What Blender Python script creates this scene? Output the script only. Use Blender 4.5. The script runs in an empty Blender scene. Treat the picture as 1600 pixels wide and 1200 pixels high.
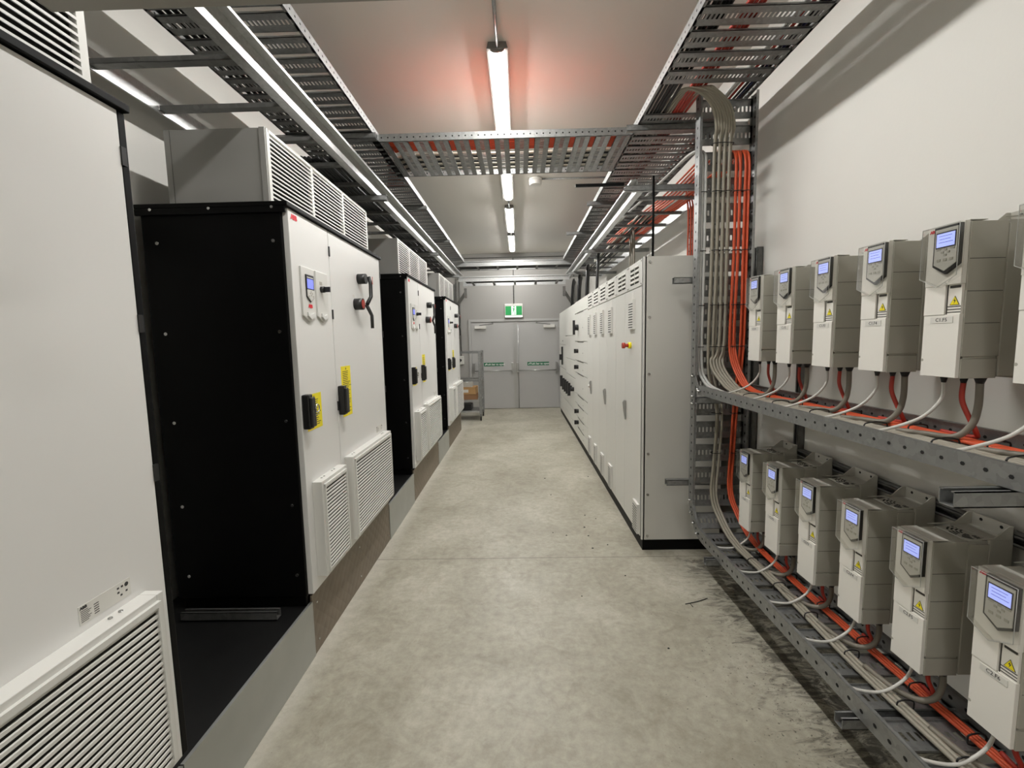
import bpy, bmesh, math, random
from math import radians, sin, cos, pi
from mathutils import Vector, Matrix
random.seed(7)
C = bpy.context.scene.collection
S = bpy.context.scene
# ------------------------------------------------------------------ camera
CAMZ = 1.65
p_, y_, r_ = radians(5.643), radians(-1.0334), radians(1.1644)
F = 688.57
fw = Vector((sin(y_)*cos(p_), cos(y_)*cos(p_), -sin(p_)))
rt = Vector((cos(y_), -sin(y_), 0))
dn = fw.cross(rt)
rt2 = cos(r_)*rt + sin(r_)*dn
dn2 = -sin(r_)*rt + cos(r_)*dn
cam = bpy.data.cameras.new('camera')
camo = bpy.data.objects.new('camera', cam); C.objects.link(camo)
cam.sensor_fit = 'HORIZONTAL'; cam.sensor_width = 36.0; cam.lens = F/1600*36.0
cam.clip_start = .02; cam.clip_end = 100
M = Matrix.Identity(4)
for i in range(3):
    M[i][0] = rt2[i]; M[i][1] = -dn2[i]; M[i][2] = -fw[i]
M[0][3], M[1][3], M[2][3] = 0, 0, CAMZ
camo.matrix_world = M
S.camera = camo
# ------------------------------------------------------------------ world, exposure
w = bpy.data.worlds.new('world'); S.world = w; w.use_nodes = True
w.node_tree.nodes['Background'].inputs[0].default_value = (.02, .02, .02, 1)
w.node_tree.nodes['Background'].inputs[1].default_value = 1.0
S.view_settings.view_transform = 'Standard'; S.view_settings.look = 'None'
S.view_settings.gamma = 1; S.view_settings.use_curve_mapping = False
S.view_settings.exposure = 0.0
LAMP = 115.0
# ------------------------------------------------------------------ materials
def srgb(r, g, b):
    f = lambda c: ((c/255+.055)/1.055)**2.4 if c > 10 else c/255/12.92
    return (f(r), f(g), f(b), 1)
MATS = {}
def mat(name, col, rough=.5, metal=0, emit=None, es=1, bump=None, noise=None, spec=None):
    m = bpy.data.materials.new(name); m.use_nodes = True
    nt = m.node_tree; b = nt.nodes['Principled BSDF']
    b.inputs['Base Color'].default_value = col
    b.inputs['Roughness'].default_value = rough
    b.inputs['Metallic'].default_value = metal
    if spec is not None: b.inputs['Specular IOR Level'].default_value = spec
    if emit:
        b.inputs['Emission Color'].default_value = emit; b.inputs['Emission Strength'].default_value = es
    tc = nt.nodes.new('ShaderNodeTexCoord')
    if noise:   # (scale, amount, kind)
        sc, am, kind = noise
        n = nt.nodes.new('ShaderNodeTexVoronoi' if kind == 'v' else 'ShaderNodeTexNoise')
        n.inputs['Scale'].default_value = sc
        if kind != 'v': n.inputs['Detail'].default_value = 6
        nt.links.new(tc.outputs['Object'], n.inputs['Vector'])
        mr = nt.nodes.new('ShaderNodeMapRange')
        mr.inputs['To Min'].default_value = 1-am; mr.inputs['To Max'].default_value = 1+am
        nt.links.new(n.outputs['Color' if kind == 'v' else 0], mr.inputs['Value'])
        mx = nt.nodes.new('ShaderNodeVectorMath'); mx.operation = 'SCALE'
        mx.inputs[0].default_value = col[:3]
        nt.links.new(mr.outputs[0], mx.inputs['Scale'])
        nt.links.new(mx.outputs[0], b.inputs['Base Color'])
    if bump:
        sc, st = bump
        n2 = nt.nodes.new('ShaderNodeTexNoise'); n2.inputs['Scale'].default_value = sc; n2.inputs['Detail'].default_value = 4
        nt.links.new(tc.outputs['Object'], n2.inputs['Vector'])
        bp = nt.nodes.new('ShaderNodeBump'); bp.inputs['Strength'].default_value = st; bp.inputs['Distance'].default_value = .004
        nt.links.new(n2.outputs[0], bp.inputs['Height']); nt.links.new(bp.outputs[0], b.inputs['Normal'])
    MATS[name] = m; return m
mat('wall_paint', srgb(219, 217, 211), .75, noise=(1.3, .03, 'n'), bump=(60, .08))
mat('ceiling_paint', srgb(222, 218, 211), .85, noise=(.8, .03, 'n'))
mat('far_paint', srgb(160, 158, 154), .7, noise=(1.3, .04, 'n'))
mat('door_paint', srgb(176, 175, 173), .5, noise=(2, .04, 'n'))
mat('cab_white', srgb(222, 221, 218), .32, noise=(1.5, .02, 'n'))
mat('cab_grey', srgb(214, 213, 207), .4, noise=(2, .02, 'n'))
mat('cab_side', srgb(200, 198, 191), .45)
mat('hood_grey', srgb(148, 147, 143), .45)
mat('louvre_white', srgb(214, 213, 208), .4)
mat('louvre_dark', srgb(38, 36, 32), .8)
mat('black_paint', srgb(7, 7, 7), .5, spec=.12)
mat('black_top', srgb(20, 20, 20), .42, noise=(3, .5, 'n'), bump=(8, .1))
mat('black_plastic', srgb(28, 28, 28), .4)
mat('trim_dark', srgb(62, 60, 56), .5)
mat('galv', srgb(150, 151, 150), .42, .75, noise=(55, .14, 'v'))
mat('galv_bright', srgb(190, 191, 190), .36, .8, noise=(70, .10, 'v'))
mat('galv_dull', srgb(118, 118, 116), .5, .6, noise=(40, .18, 'v'))
mat('galv_sheet', srgb(176, 178, 174), .4, .6, noise=(5, .12, 'n'))
mat('hole', srgb(14, 14, 14), .9)
mat('steel', srgb(190, 190, 188), .25, 1)
mat('orange', srgb(206, 84, 48), .45)
mat('red', srgb(176, 56, 42), .45)
mat('abb_red', srgb(214, 32, 48), .5)
mat('grey_cable', srgb(150, 144, 130), .42)
mat('light_cable', srgb(190, 190, 186), .4)
mat('white_cable', srgb(205, 203, 196), .4)
mat('thick_cable', srgb(122, 116, 104), .45)
mat('black_cable', srgb(22, 22, 22), .45)
mat('blue_cable', srgb(28, 36, 74), .45)
mat('yellow', srgb(240, 222, 20), .5)
mat('print', srgb(60, 56, 40), .6)
mat('paper', srgb(215, 213, 206), .6)
mat('ink', srgb(50, 50, 50), .6)
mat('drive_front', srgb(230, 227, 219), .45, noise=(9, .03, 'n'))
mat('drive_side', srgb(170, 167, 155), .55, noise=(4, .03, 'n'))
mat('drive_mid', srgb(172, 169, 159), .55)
mat('key_face', srgb(196, 194, 186), .5)
mat('screen_blue', srgb(120, 130, 220), .3, emit=srgb(120, 130, 255), es=.75)
mat('screen_pale', srgb(190, 200, 230), .3, emit=srgb(150, 165, 255), es=1.0)
mat('lcd_text', srgb(70, 85, 170), .5)
mat('green', srgb(30, 106, 72), .5)
mat('sign_white', srgb(232, 234, 230), .5)
mat('exit_green', srgb(38, 150, 82), .4, emit=srgb(38, 150, 82), es=.25)
mat('exit_white', srgb(240, 245, 240), .4, emit=srgb(235, 245, 238), es=.9)
mat('white_plastic', srgb(222, 220, 214), .4)
mat('cardboard', srgb(176, 138, 92), .8, noise=(8, .08, 'n'))
mat('cardboard_dark', srgb(140, 104, 72), .8, noise=(8, .08, 'n'))
mat('beam_paint', srgb(150, 147, 140), .6)
mat('door_handle', srgb(176, 176, 174), .3, .8)
mat('lamp_body', srgb(120, 118, 114), .6)
mat('rubber', srgb(30, 29, 27), .7)
mat('lamp_glow', (1, 1, 1, 1), .4, emit=(1.0, .985, .955, 1), es=LAMP)
# transparent moulded cover
m = bpy.data.materials.new('clear_cover'); m.use_nodes = True; nt = m.node_tree
for n in list(nt.nodes): nt.nodes.remove(n)
o_ = nt.nodes.new('ShaderNodeOutputMaterial'); mx = nt.nodes.new('ShaderNodeMixShader')
tr = nt.nodes.new('ShaderNodeBsdfTransparent'); gl = nt.nodes.new('ShaderNodeBsdfGlossy'); lw = nt.nodes.new('ShaderNodeLayerWeight')
tr.inputs[0].default_value = (.93, .93, .91, 1); gl.inputs['Roughness'].default_value = .12; lw.inputs[0].default_value = .25
nt.links.new(lw.outputs[1], mx.inputs[0]); nt.links.new(tr.outputs[0], mx.inputs[1]); nt.links.new(gl.outputs[0], mx.inputs[2]); nt.links.new(mx.outputs[0], o_.inputs[0])
MATS['clear_cover'] = m
# concrete floor
def concrete():
    m = bpy.data.materials.new('concrete'); m.use_nodes = True; nt = m.node_tree; L = nt.links
    b = nt.nodes['Principled BSDF']
    tc = nt.nodes.new('ShaderNodeTexCoord')
    def noise(sc, det=8, ro=.6, dist=0, vec=None):
        n = nt.nodes.new('ShaderNodeTexNoise'); n.inputs['Scale'].default_value = sc; n.inputs['Detail'].default_value = det
        n.inputs['Roughness'].default_value = ro; n.inputs['Distortion'].default_value = dist
        L.new(vec or tc.outputs['Object'], n.inputs['Vector']); return n.outputs[0]
    def ramp(src, *st):
        r = nt.nodes.new('ShaderNodeValToRGB'); e = r.color_ramp.elements
        while len(e) < len(st): e.new(.5)
        for k, (p, c) in enumerate(st): e[k].position = p; e[k].color = c
        L.new(src, r.inputs[0]); return r.outputs[0]
    def mix(a, bb, f, mode='MIX'):
        x = nt.nodes.new('ShaderNodeMix'); x.data_type = 'RGBA'; x.blend_type = mode
        if hasattr(f, 'default_value') or not isinstance(f, (int, float)): L.new(f, x.inputs[0])
        else: x.inputs[0].default_value = f
        for s, i in ((a, 6), (bb, 7)):
            if isinstance(s, tuple): x.inputs[i].default_value = s
            else: L.new(s, x.inputs[i])
        return x.outputs[2]
    def math_(op, a, bb=0, clamp=False):
        x = nt.nodes.new('ShaderNodeMath'); x.operation = op; x.use_clamp = clamp
        for s, i in ((a, 0), (bb, 1)):
            if isinstance(s, (int, float)): x.inputs[i].default_value = s
            else: L.new(s, x.inputs[i])
        return x.outputs[0]
    base = ramp(noise(1.1, 10, .65, .6), (.3, srgb(148, 143, 127)), (.52, srgb(168, 164, 149)), (.72, srgb(190, 186, 172)))
    fine = ramp(noise(22, 8, .7), (.3, (.78, .77, .75, 1)), (.7, (1.10, 1.10, 1.09, 1)))
    col = mix(base, fine, 1.0, 'MULTIPLY')
    mott = ramp(noise(5.5, 9, .75, 1.0), (.40, (.84, .825, .80, 1)), (.52, (1, 1, 1, 1)))
    col = mix(col, mott, .8, 'MULTIPLY')
    sep = nt.nodes.new('ShaderNodeSeparateXYZ'); L.new(tc.outputs['Object'], sep.inputs[0])
    # scattered dark specks, denser near the walls
    sp = noise(70, 2, .5)
    edge = math_('MAXIMUM', math_('MULTIPLY', math_('SUBTRACT', sep.outputs[0], .35), 1.2, True), math_('MULTIPLY', math_('SUBTRACT', -.75, 0), 0))
    edgeL = math_('MULTIPLY', math_('SUBTRACT', math_('MULTIPLY', sep.outputs[0], -1.0), .8), 2.2, True)
    nearY = math_('MULTIPLY', math_('SUBTRACT', 3.3, sep.outputs[1]), .9, True)
    ed = math_('MAXIMUM', math_('MULTIPLY', edge, nearY), math_('MULTIPLY', edgeL, .6))
    thr = math_('SUBTRACT', .76, math_('MULTIPLY', ed, .13))
    spk = math_('MULTIPLY', math_('SUBTRACT', sp, thr), 22, True)
    col = mix(col, srgb(58, 52, 44), math_('MULTIPLY', spk, .75))
    # streaky dark smears (old adhesive) under and beside the right hand tray
    mp = nt.nodes.new('ShaderNodeMapping'); mp.inputs['Scale'].default_value = (1.0, 2.6, 1); mp.inputs['Rotation'].default_value = (0, 0, .25)
    L.new(tc.outputs['Object'], mp.inputs[0])
    st = noise(5.5, 10, .78, 1.4, mp.outputs[0])
    em = math_('MULTIPLY', math_('SUBTRACT', sep.outputs[0], .62), 1.35, True)
    em = math_('MULTIPLY', em, math_('MULTIPLY', math_('SUBTRACT', 3.32, sep.outputs[1]), 6, True))
    st = math_('MULTIPLY', math_('SUBTRACT', st, math_('SUBTRACT', .70, math_('MULTIPLY', em, .27))), 9, True)
    st = math_('MULTIPLY', st, em, True)
    col = mix(col, srgb(52, 48, 42), math_('MULTIPLY', st, .85))
    # pale spatter along the plinth on the left
    wl = math_('MULTIPLY', math_('SUBTRACT', math_('MULTIPLY', sep.outputs[0], -1.0), .99), 9, True)
    col = mix(col, srgb(200, 196, 186), math_('MULTIPLY', math_('MULTIPLY', wl, noise(9, 6, .7)), .8))
    # saw-cut joints
    for yy in (3.21, 7.2, -.8):
        d = math_('ABSOLUTE', math_('SUBTRACT', sep.outputs[1], yy))
        j = math_('LESS_THAN', d, .0035)
        col = mix(col, srgb(98, 92, 82), math_('MULTIPLY', j, .8))
    L.new(col, b.inputs['Base Color'])
    rr = nt.nodes.new('ShaderNodeMapRange'); rr.inputs['To Min'].default_value = .35; rr.inputs['To Max'].default_value = .6
    L.new(noise(3, 6), rr.inputs[0]); L.new(rr.outputs[0], b.inputs['Roughness'])
    bp = nt.nodes.new('ShaderNodeBump'); bp.inputs['Strength'].default_value = .12; bp.inputs['Distance'].default_value = .003
    L.new(noise(35, 8, .7), bp.inputs['Height']); L.new(bp.outputs[0], b.inputs['Normal'])
    MATS['concrete'] = m
concrete()
def diamond():
    m = mat('diamond', srgb(128, 116, 102), .5, .35, noise=(14, .2, 'n'))
    nt = m.node_tree; b = nt.nodes['Principled BSDF']; L = nt.links
    tc = nt.nodes.new('ShaderNodeTexCoord'); mp = nt.nodes.new('ShaderNodeMapping')
    mp.inputs['Rotation'].default_value = (pi/4, 0, 0); L.new(tc.outputs['Object'], mp.inputs[0])
    ch = nt.nodes.new('ShaderNodeTexVoronoi'); ch.inputs['Scale'].default_value = 17; ch.inputs['Randomness'].default_value = 0
    L.new(mp.outputs[0], ch.inputs['Vector'])
    bp = nt.nodes.new('ShaderNodeBump'); bp.inputs['Strength'].default_value = .9; bp.inputs['Distance'].default_value = .006; bp.invert = True
    L.new(ch.outputs['Distance'], bp.inputs['Height']); L.new(bp.outputs[0], b.inputs['Normal'])
diamond()
# ------------------------------------------------------------------ mesh helper
class MB:
    def __init__(s): s.v = []; s.f = []; s.mi = []; s.mats = []; s.sm = []; s.cur = 0; s.smooth = False
    def m(s, name):
        if name not in s.mats: s.mats.append(name)
        s.cur = s.mats.index(name); return s
    def face(s, idx): s.f.append(idx); s.mi.append(s.cur); s.sm.append(s.smooth)
    def hexa(s, p):      # 8 points, bottom 4 then top 4
        n = len(s.v); s.v += [tuple(q) for q in p]
        for q in ((3, 2, 1, 0), (4, 5, 6, 7), (0, 1, 5, 4), (1, 2, 6, 5), (2, 3, 7, 6), (3, 0, 4, 7)): s.face([n+i for i in q])
        return s
    def box(s, x0, x1, y0, y1, z0, z1):
        return s.hexa([(x0, y0, z0), (x1, y0, z0), (x1, y1, z0), (x0, y1, z0), (x0, y0, z1), (x1, y0, z1), (x1, y1, z1), (x0, y1, z1)])
    def prism(s, pts, h0, h1, ax='y'):   # polygon in the plane normal to ax, extruded from h0 to h1
        def P(a, b, h): return {'y': (a, h, b), 'x': (h, a, b), 'z': (a, b, h)}[ax]
        n = len(s.v); k = len(pts)
        s.v += [P(a, b, h0) for a, b in pts] + [P(a, b, h1) for a, b in pts]
        s.face([n+i for i in range(k)][::-1]); s.face([n+k+i for i in range(k)])
        for i in range(k): j = (i+1) % k; s.face([n+i, n+j, n+k+j, n+k+i])
        return s
    def cyl(s, c, r, h, ax='z', n=16, r2=None):
        r2 = r if r2 is None else r2; a = len(s.v)
        def P(u, v_, w_): return {'z': (c[0]+u, c[1]+v_, c[2]+w_), 'y': (c[0]+u, c[1]+w_, c[2]+v_), 'x': (c[0]+w_, c[1]+u, c[2]+v_)}[ax]
        s.v += [P(r*cos(2*pi*i/n), r*sin(2*pi*i/n), 0) for i in range(n)] + [P(r2*cos(2*pi*i/n), r2*sin(2*pi*i/n), h) for i in range(n)]
        s.face([a+i for i in range(n)][::-1]); s.face([a+n+i for i in range(n)])
        sm = s.smooth; s.smooth = True
        for i in range(n): j = (i+1) % n; s.face([a+i, a+j, a+n+j, a+n+i])
        s.smooth = sm
        return s
    def tube(s, pts, r, n=8, closed=False):
        pts = [Vector(q) for q in pts]; a = len(s.v); K = len(pts)
        prev = None
        for i, q in enumerate(pts):
            t = (pts[(i+1) % K]-pts[i-1]) if closed else (pts[min(i+1, K-1)]-pts[max(i-1, 0)])
            t.normalize()
            if prev is None:
                u = t.orthogonal().normalized()
            else:
                u = (prev - t*prev.dot(t)).normalized()
            prev = u; v_ = t.cross(u)
            for k in range(n):
                an = 2*pi*k/n; s.v.append(tuple(q + u*(r*cos(an)) + v_*(r*sin(an))))
        sm = s.smooth; s.smooth = True
        for i in range(K if closed else K-1):
            for k in range(n):
                i2 = (i+1) % K; k2 = (k+1) % n
                s.face([a+i*n+k, a+i*n+k2, a+i2*n+k2, a+i2*n+k])
        s.smooth = sm
        if not closed:
            s.face([a+k for k in range(n)][::-1]); s.face([a+(K-1)*n+k for k in range(n)])
        return s
    def build(s, name, material=None, parent=None, bevel=0, label=None):
        me = bpy.data.meshes.new(name)
        if material: mats = [material] + [q for q in s.mats if q != material]; 
        else: mats = s.mats
        me.from_pydata(s.v, [], s.f)
        for q in mats: me.materials.append(MATS[q])
        mp = {i: mats.index(q) for i, q in enumerate(s.mats)}
        for k, p in enumerate(me.polygons):
            p.material_index = mp.get(s.mi[k], 0); p.use_smooth = s.sm[k]
        me.update()
        o = bpy.data.objects.new(name, me); C.objects.link(o)
        if parent: o.parent = parent
        if bevel:
            b = o.modifiers.new('bevel', 'BEVEL'); b.width = bevel; b.segments = 2; b.limit_method = 'ANGLE'; b.harden_normals = False
        if label: o['label'] = label
        return o
def B(mt): return MB().m(mt)
def tag(o, label, cat, group=None, kind=None):
    o['label'] = label; o['category'] = cat
    if group: o['group'] = group
    if kind: o['kind'] = kind
    return o
def thing(name, label, cat, loc=(0, 0, 0), rz=0, group=None, kind=None):
    o = bpy.data.objects.new(name, None); C.objects.link(o); o.empty_display_size = .05
    o.location = loc; o.rotation_euler = (0, 0, rz)
    return tag(o, label, cat, group, kind)
def struct(o): o['kind'] = 'structure'; return o
def kids(o): return [c for c in KIDS.get(o.name, [])] if False else [c for c in bpy.data.objects if c.parent == o]
def dup(o, loc, label=None, parent=None):
    c = o.copy(); C.objects.link(c)
    if parent: c.parent = parent
    else:
        c.location = loc
        if label: c['label'] = label
    for k in kids(o): dup(k, None, None, c)
    return c
def smooth_path(pts, n=8):
    P = [Vector(q) for q in pts]; out = []
    for i in range(len(P)-1):
        a, b, c, d = P[max(i-1, 0)], P[i], P[i+1], P[min(i+2, len(P)-1)]
        for k in range(n):
            t = k/n
            out.append(.5*((2*b)+(c-a)*t+(2*a-5*b+4*c-d)*t*t+(3*b-a-3*c+d)*t**3))
    out.append(P[-1]); return out
def cable(name, pts, r, mt, label, cat='cable', group=None, n=6, seg=8):
    o = B(mt).tube(smooth_path(pts, seg), r, n).build(name)
    return tag(o, label, cat, group)
def text(body, size, mt, parent, name, loc, rot=(pi/2, 0, 0), ext=.0006, bold=0, sx=1.0, align='CENTER', label=None):
    cu = bpy.data.curves.new(name, 'FONT'); cu.body = body; cu.size = size; cu.extrude = ext; cu.align_x = align; cu.align_y = 'CENTER'
    cu.offset = bold; cu.resolution_u = 2
    t = bpy.data.objects.new('tmp', cu); C.objects.link(t)
    dg = bpy.context.evaluated_depsgraph_get(); dg.update()
    me = bpy.data.meshes.new_from_object(t.evaluated_get(dg)); C.objects.unlink(t); bpy.data.objects.remove(t)
    me.materials.clear(); me.materials.append(MATS[mt]); me.name = name
    me.transform(Matrix.Diagonal((sx, 1, 1, 1)))
    o = bpy.data.objects.new(name, me); C.objects.link(o); o.parent = parent; o.location = loc; o.rotation_euler = rot
    if label: o['label'] = label
    return o
# ------------------------------------------------------------------ room shell
XL, XR, YN, YF, ZC = -1.90, 1.70, -3.2, 10.65, 3.70
struct(B('concrete').box(XL-.2, XR+.2, YN-.2, YF+.2, -.2, 0).build('floor'))
struct(B('ceiling_paint').box(XL-.2, XR+.2, YN-.2, YF+.2, ZC, ZC+.15).build('ceiling'))
struct(B('wall_paint').box(XL-.15, XL, YN, YF, 0, ZC).build('wall_left'))
struct(B('wall_paint').box(XR, XR+.15, YN, YF, 0, ZC).build('wall_right'))
struct(B('wall_paint').box(XL-.15, XR+.15, YN-.15, YN, 0, ZC).build('wall_near'))
DX0, DX1, DZ = -1.15, .95, 2.10
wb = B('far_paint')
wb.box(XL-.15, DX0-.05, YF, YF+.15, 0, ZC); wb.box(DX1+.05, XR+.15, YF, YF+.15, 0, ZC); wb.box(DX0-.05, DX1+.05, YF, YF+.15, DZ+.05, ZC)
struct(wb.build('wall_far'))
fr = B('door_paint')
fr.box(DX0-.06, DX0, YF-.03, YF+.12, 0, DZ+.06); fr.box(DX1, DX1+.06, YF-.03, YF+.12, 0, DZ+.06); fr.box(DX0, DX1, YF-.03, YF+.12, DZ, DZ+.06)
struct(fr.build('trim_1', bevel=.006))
struct(B('trim_dark').box(DX0-.05, DX1+.05, YF+.11, YF+.16, 0, DZ+.05).build('trim_2'))
xm = -.11
for k, (a, b) in enumerate(((DX0+.004, xm-.004), (xm+.004, DX1-.004))):
    d = struct(B('door_paint').box(a, b, YF-.01, YF+.035, .008, DZ-.005).build('door_%d' % (k+1), bevel=.003))
    w_ = b-a
    cl = B('white_plastic').box(a+.09 if k == 0 else b-.36, a+.36 if k == 0 else b-.09, YF-.065, YF-.01, DZ-.16, DZ-.09).build('door_closer', parent=d, bevel=.006)
    x1, x2 = (a+.20, a+.55) if k == 0 else (b-.20, b-.55)
    am = MB().m('galv_dull'); am.tube([(x1, YF-.05, DZ-.08), (x2, YF-.20, DZ-.05), ((a+.5 if k == 0 else b-.5), YF-.03, DZ-.02)], .008, 6).build('closer_arm', parent=cl)
    pb = MB().m('door_handle').tube([(a+.06, YF-.09, .93), (b-.06, YF-.09, .93)], .013, 10).build('push_bar', parent=d)
    q = MB().m('door_handle')
    for xx in (a+.06, b-.06): q.box(xx-.022, xx+.022, YF-.10, YF-.01, .88, 1.12)
    q.build('push_bar_mount', parent=pb, bevel=.006)
    sx = (-.86, -.38) if k == 0 else (.19, .71)
    sg = B('green').box(sx[0], sx[1], YF-.014, YF-.010, 1.04, 1.125).build('push_bar_sign', parent=d, label='green sign with white letters')
    text('Push bar to open', .066, 'sign_white', sg, 'sign_text', ((sx[0]+sx[1])/2+.035, YF-.0155, 1.083), bold=.001)
    B('sign_white').prism([(sx[0]+.02, 1.075), (sx[0]+.035, 1.06), (sx[0]+.06, 1.10), (sx[0]+.05, 1.105), (sx[0]+.035, 1.082), (sx[0]+.028, 1.085)], YF-.0155, YF-.014).build('tick_symbol', parent=sg)
    if k == 1:
        MB().m('door_handle').tube([(xm+.085, YF-.03, .02), (xm+.085, YF-.03, DZ-.03)], .011, 6).build('shoot_bolt', parent=d)
    else:
        B('door_handle').box(xm-.028, xm+.045, YF-.022, YF-.010, .01, DZ-.01).build('meeting_strip', parent=d)
# ------------------------------------------------------------------ ceiling lamps
lampY = [-2.3, 1.24, 3.25, 5.03, 6.92, 8.68]
lamp_names = ['behind the camera', 'only its far end showing at the top edge', 'long bright one in front of the crossing cable tray', 'second beyond the crossing cable tray', 'third, mid room', 'furthest from the camera, nearest the double doors']
lamp_names[3] = 'just beyond the crossing cable tray'
lamp_names[4] = 'between the tray crossing and the far lamp'
for k, y0 in enumerate(lampY):
    ln = 1.5
    t = thing('ceiling_lamp', 'glowing white strip lamp, ' + lamp_names[k], 'ceiling lamp', (-.115, y0, ZC), 0, 'strip lamps along the ceiling')
    prof = [(-.062, -.0), (-.074, -.043), (.074, -.043), (.062, 0)]
    B('lamp_body').prism(prof, 0, ln).build('lamp_base', parent=t)
    dif = [(-.044, -.043), (-.044, -.046), (-.034, -.056), (0, -.061), (.034, -.056), (.044, -.046), (.044, -.043)]
    B('lamp_glow').prism(dif, .02, ln-.02).build('lamp_diffuser', parent=t)
    for a_ in (0, ln-.02): B('lamp_body').prism([(a*1.08, b*1.04) for a, b in dif], a_, a_+.02).build('end_cap', parent=t)
    if 0 < k < len(lampY)-1:
        g = lampY[k+1]-y0-ln
        tag(MB().m('galv').tube([(-.115, y0+ln-.02, ZC-.03), (-.115, y0+ln+g+.02, ZC-.03)], .012, 8).build('conduit'), 'short ceiling conduit beyond the lamp ' + lamp_names[k], 'conduit')
# ------------------------------------------------------------------ grey beam overhead, close to the camera
t = thing('overhead_duct', 'grey painted steel duct crossing overhead at the top edge of the photo', 'duct', (-.04, .94, 2.366))
B('beam_paint').box(-.943, .95, -.45, .06, 0, .16).build('duct_body', parent=t, bevel=.004)  # unseen depth behind the far edge is extended to shade the nearest left cabinet
for xx in (-.8, .8):
    MB().m('galv').tube([(xx, -.2, .16), (xx, -.2, ZC-2.366)], .006, 6).build('hanger_rod', parent=t)
# ------------------------------------------------------------------ cable trays
def frame_line(p0, p1, nrm):
    p0, p1, nrm = Vector(p0), Vector(p1), Vector(nrm); t = (p1-p0).normalized(); L = (p1-p0).length; b = t.cross(nrm)
    return L, (lambda s: (p0+t*s, t, nrm, b))
def frame_poly(pts, nrm0):
    # piecewise path in a plane; normal follows
    P = [Vector(q) for q in pts]; cum = [0]
    for i in range(len(P)-1): cum.append(cum[-1]+(P[i+1]-P[i]).length)
    b = (P[1]-P[0]).normalized().cross(Vector(nrm0))
    def fr(s):
        s = max(0, min(cum[-1]-1e-6, s))
        for i in range(len(P)-1):
            if s <= cum[i+1]: break
        t = (P[i+1]-P[i]).normalized(); return (P[i]+t*(s-cum[i]), t, b.cross(t), b)
    return cum[-1], fr
def obox(mb, fr, s0, s1, w0, w1, n0, n1):
    a = fr(s0); c = fr(s1)
    def P(f, w, n): return f[0]+f[3]*w+f[2]*n
    mb.hexa([P(a, w0, n0), P(a, w1, n0), P(c, w1, n0), P(c, w0, n0), P(a, w0, n1), P(a, w1, n1), P(c, w1, n1), P(c, w0, n1)])
def rail(fr, L, w, side, h, mt, hp=.05, flange=.014, step=None, holes=True, hr=.006):
    mb = B(mt); step = step or L; n = max(1, int(round(L/step)))
    for i in range(n):
        a, b = L*i/n, L*(i+1)/n
        obox(mb, fr, a, b, w-.0015, w+.0015, 0, h)
        obox(mb, fr, a, b, w, w-side*flange, h-.002, h)
        obox(mb, fr, a, b, w, w-side*flange, 0, .002)
    if holes:
        mb.m('hole'); k = int(L/hp)
        for i in range(k):
            s = (i+.5)*hp; f = fr(s); c0 = f[0]+f[2]*(h*.5)
            a0 = len(mb.v)
            for sg in (1, -1):
                base = len(mb.v)
                for q in range(6):
                    an = q*pi/3; mb.v.append(tuple(c0+f[3]*(w+sg*.0021)+f[1]*(hr*1.15*cos(an))+f[2]*(hr*sin(an))))
                mb.face([base+q for q in range(6)])
    return mb
def slats(fr, L, w0, w1, pitch, mt, solid=.118, start=0, skip=(), slot=.022, thick=.002, lift=.010):
    mb = B(mt); n = int((L-start-solid)/pitch)+1
    for i in range(n):
        s = start+i*pitch
        if any(a <= s <= b for a, b in skip): continue
        e1 = solid*.36; e2 = solid*.64
        obox(mb, fr, s, s+e1, w0, w1, 0, thick); obox(mb, fr, s+e2, s+solid, w0, w1, 0, thick)
        obox(mb, fr, s, s+.003, w0, w1, 0, lift); obox(mb, fr, s+solid-.003, s+solid, w0, w1, 0, lift)
        k = int((w1-w0)/slot)
        for j in range(k+1):
            a = w0+(w1-w0)*j/k
            obox(mb, fr, s+e1, s+e2, max(w0, a-slot*.27), min(w1, a+slot*.27), 0, thick)
    return mb
def slotted_tray(name, label, fr, L, w0, w1, h=.055, pitch=.155, mt='galv', start=.02, skip=(), step=None, hp=.05, mtf=None, slot=.022, solid=.118):
    t = thing(name, label, 'cable tray', tuple(fr(0)[0]))
    off = fr(0)[0].copy()
    fr2 = lambda s: (fr(s)[0]-off,)+fr(s)[1:]
    rail(fr2, L, w0, -1 if w0 < w1 else 1, h, mt, hp, step=step).build('side_rail', parent=t)
    rail(fr2, L, w1, 1, h, mt, hp, step=step).build('side_rail', parent=t)
    slats(fr2, L, w0+.001, w1-.001, pitch, mtf or mt, start=start, skip=skip, slot=slot, solid=solid).build('tray_floor', parent=t)
    return t
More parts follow.
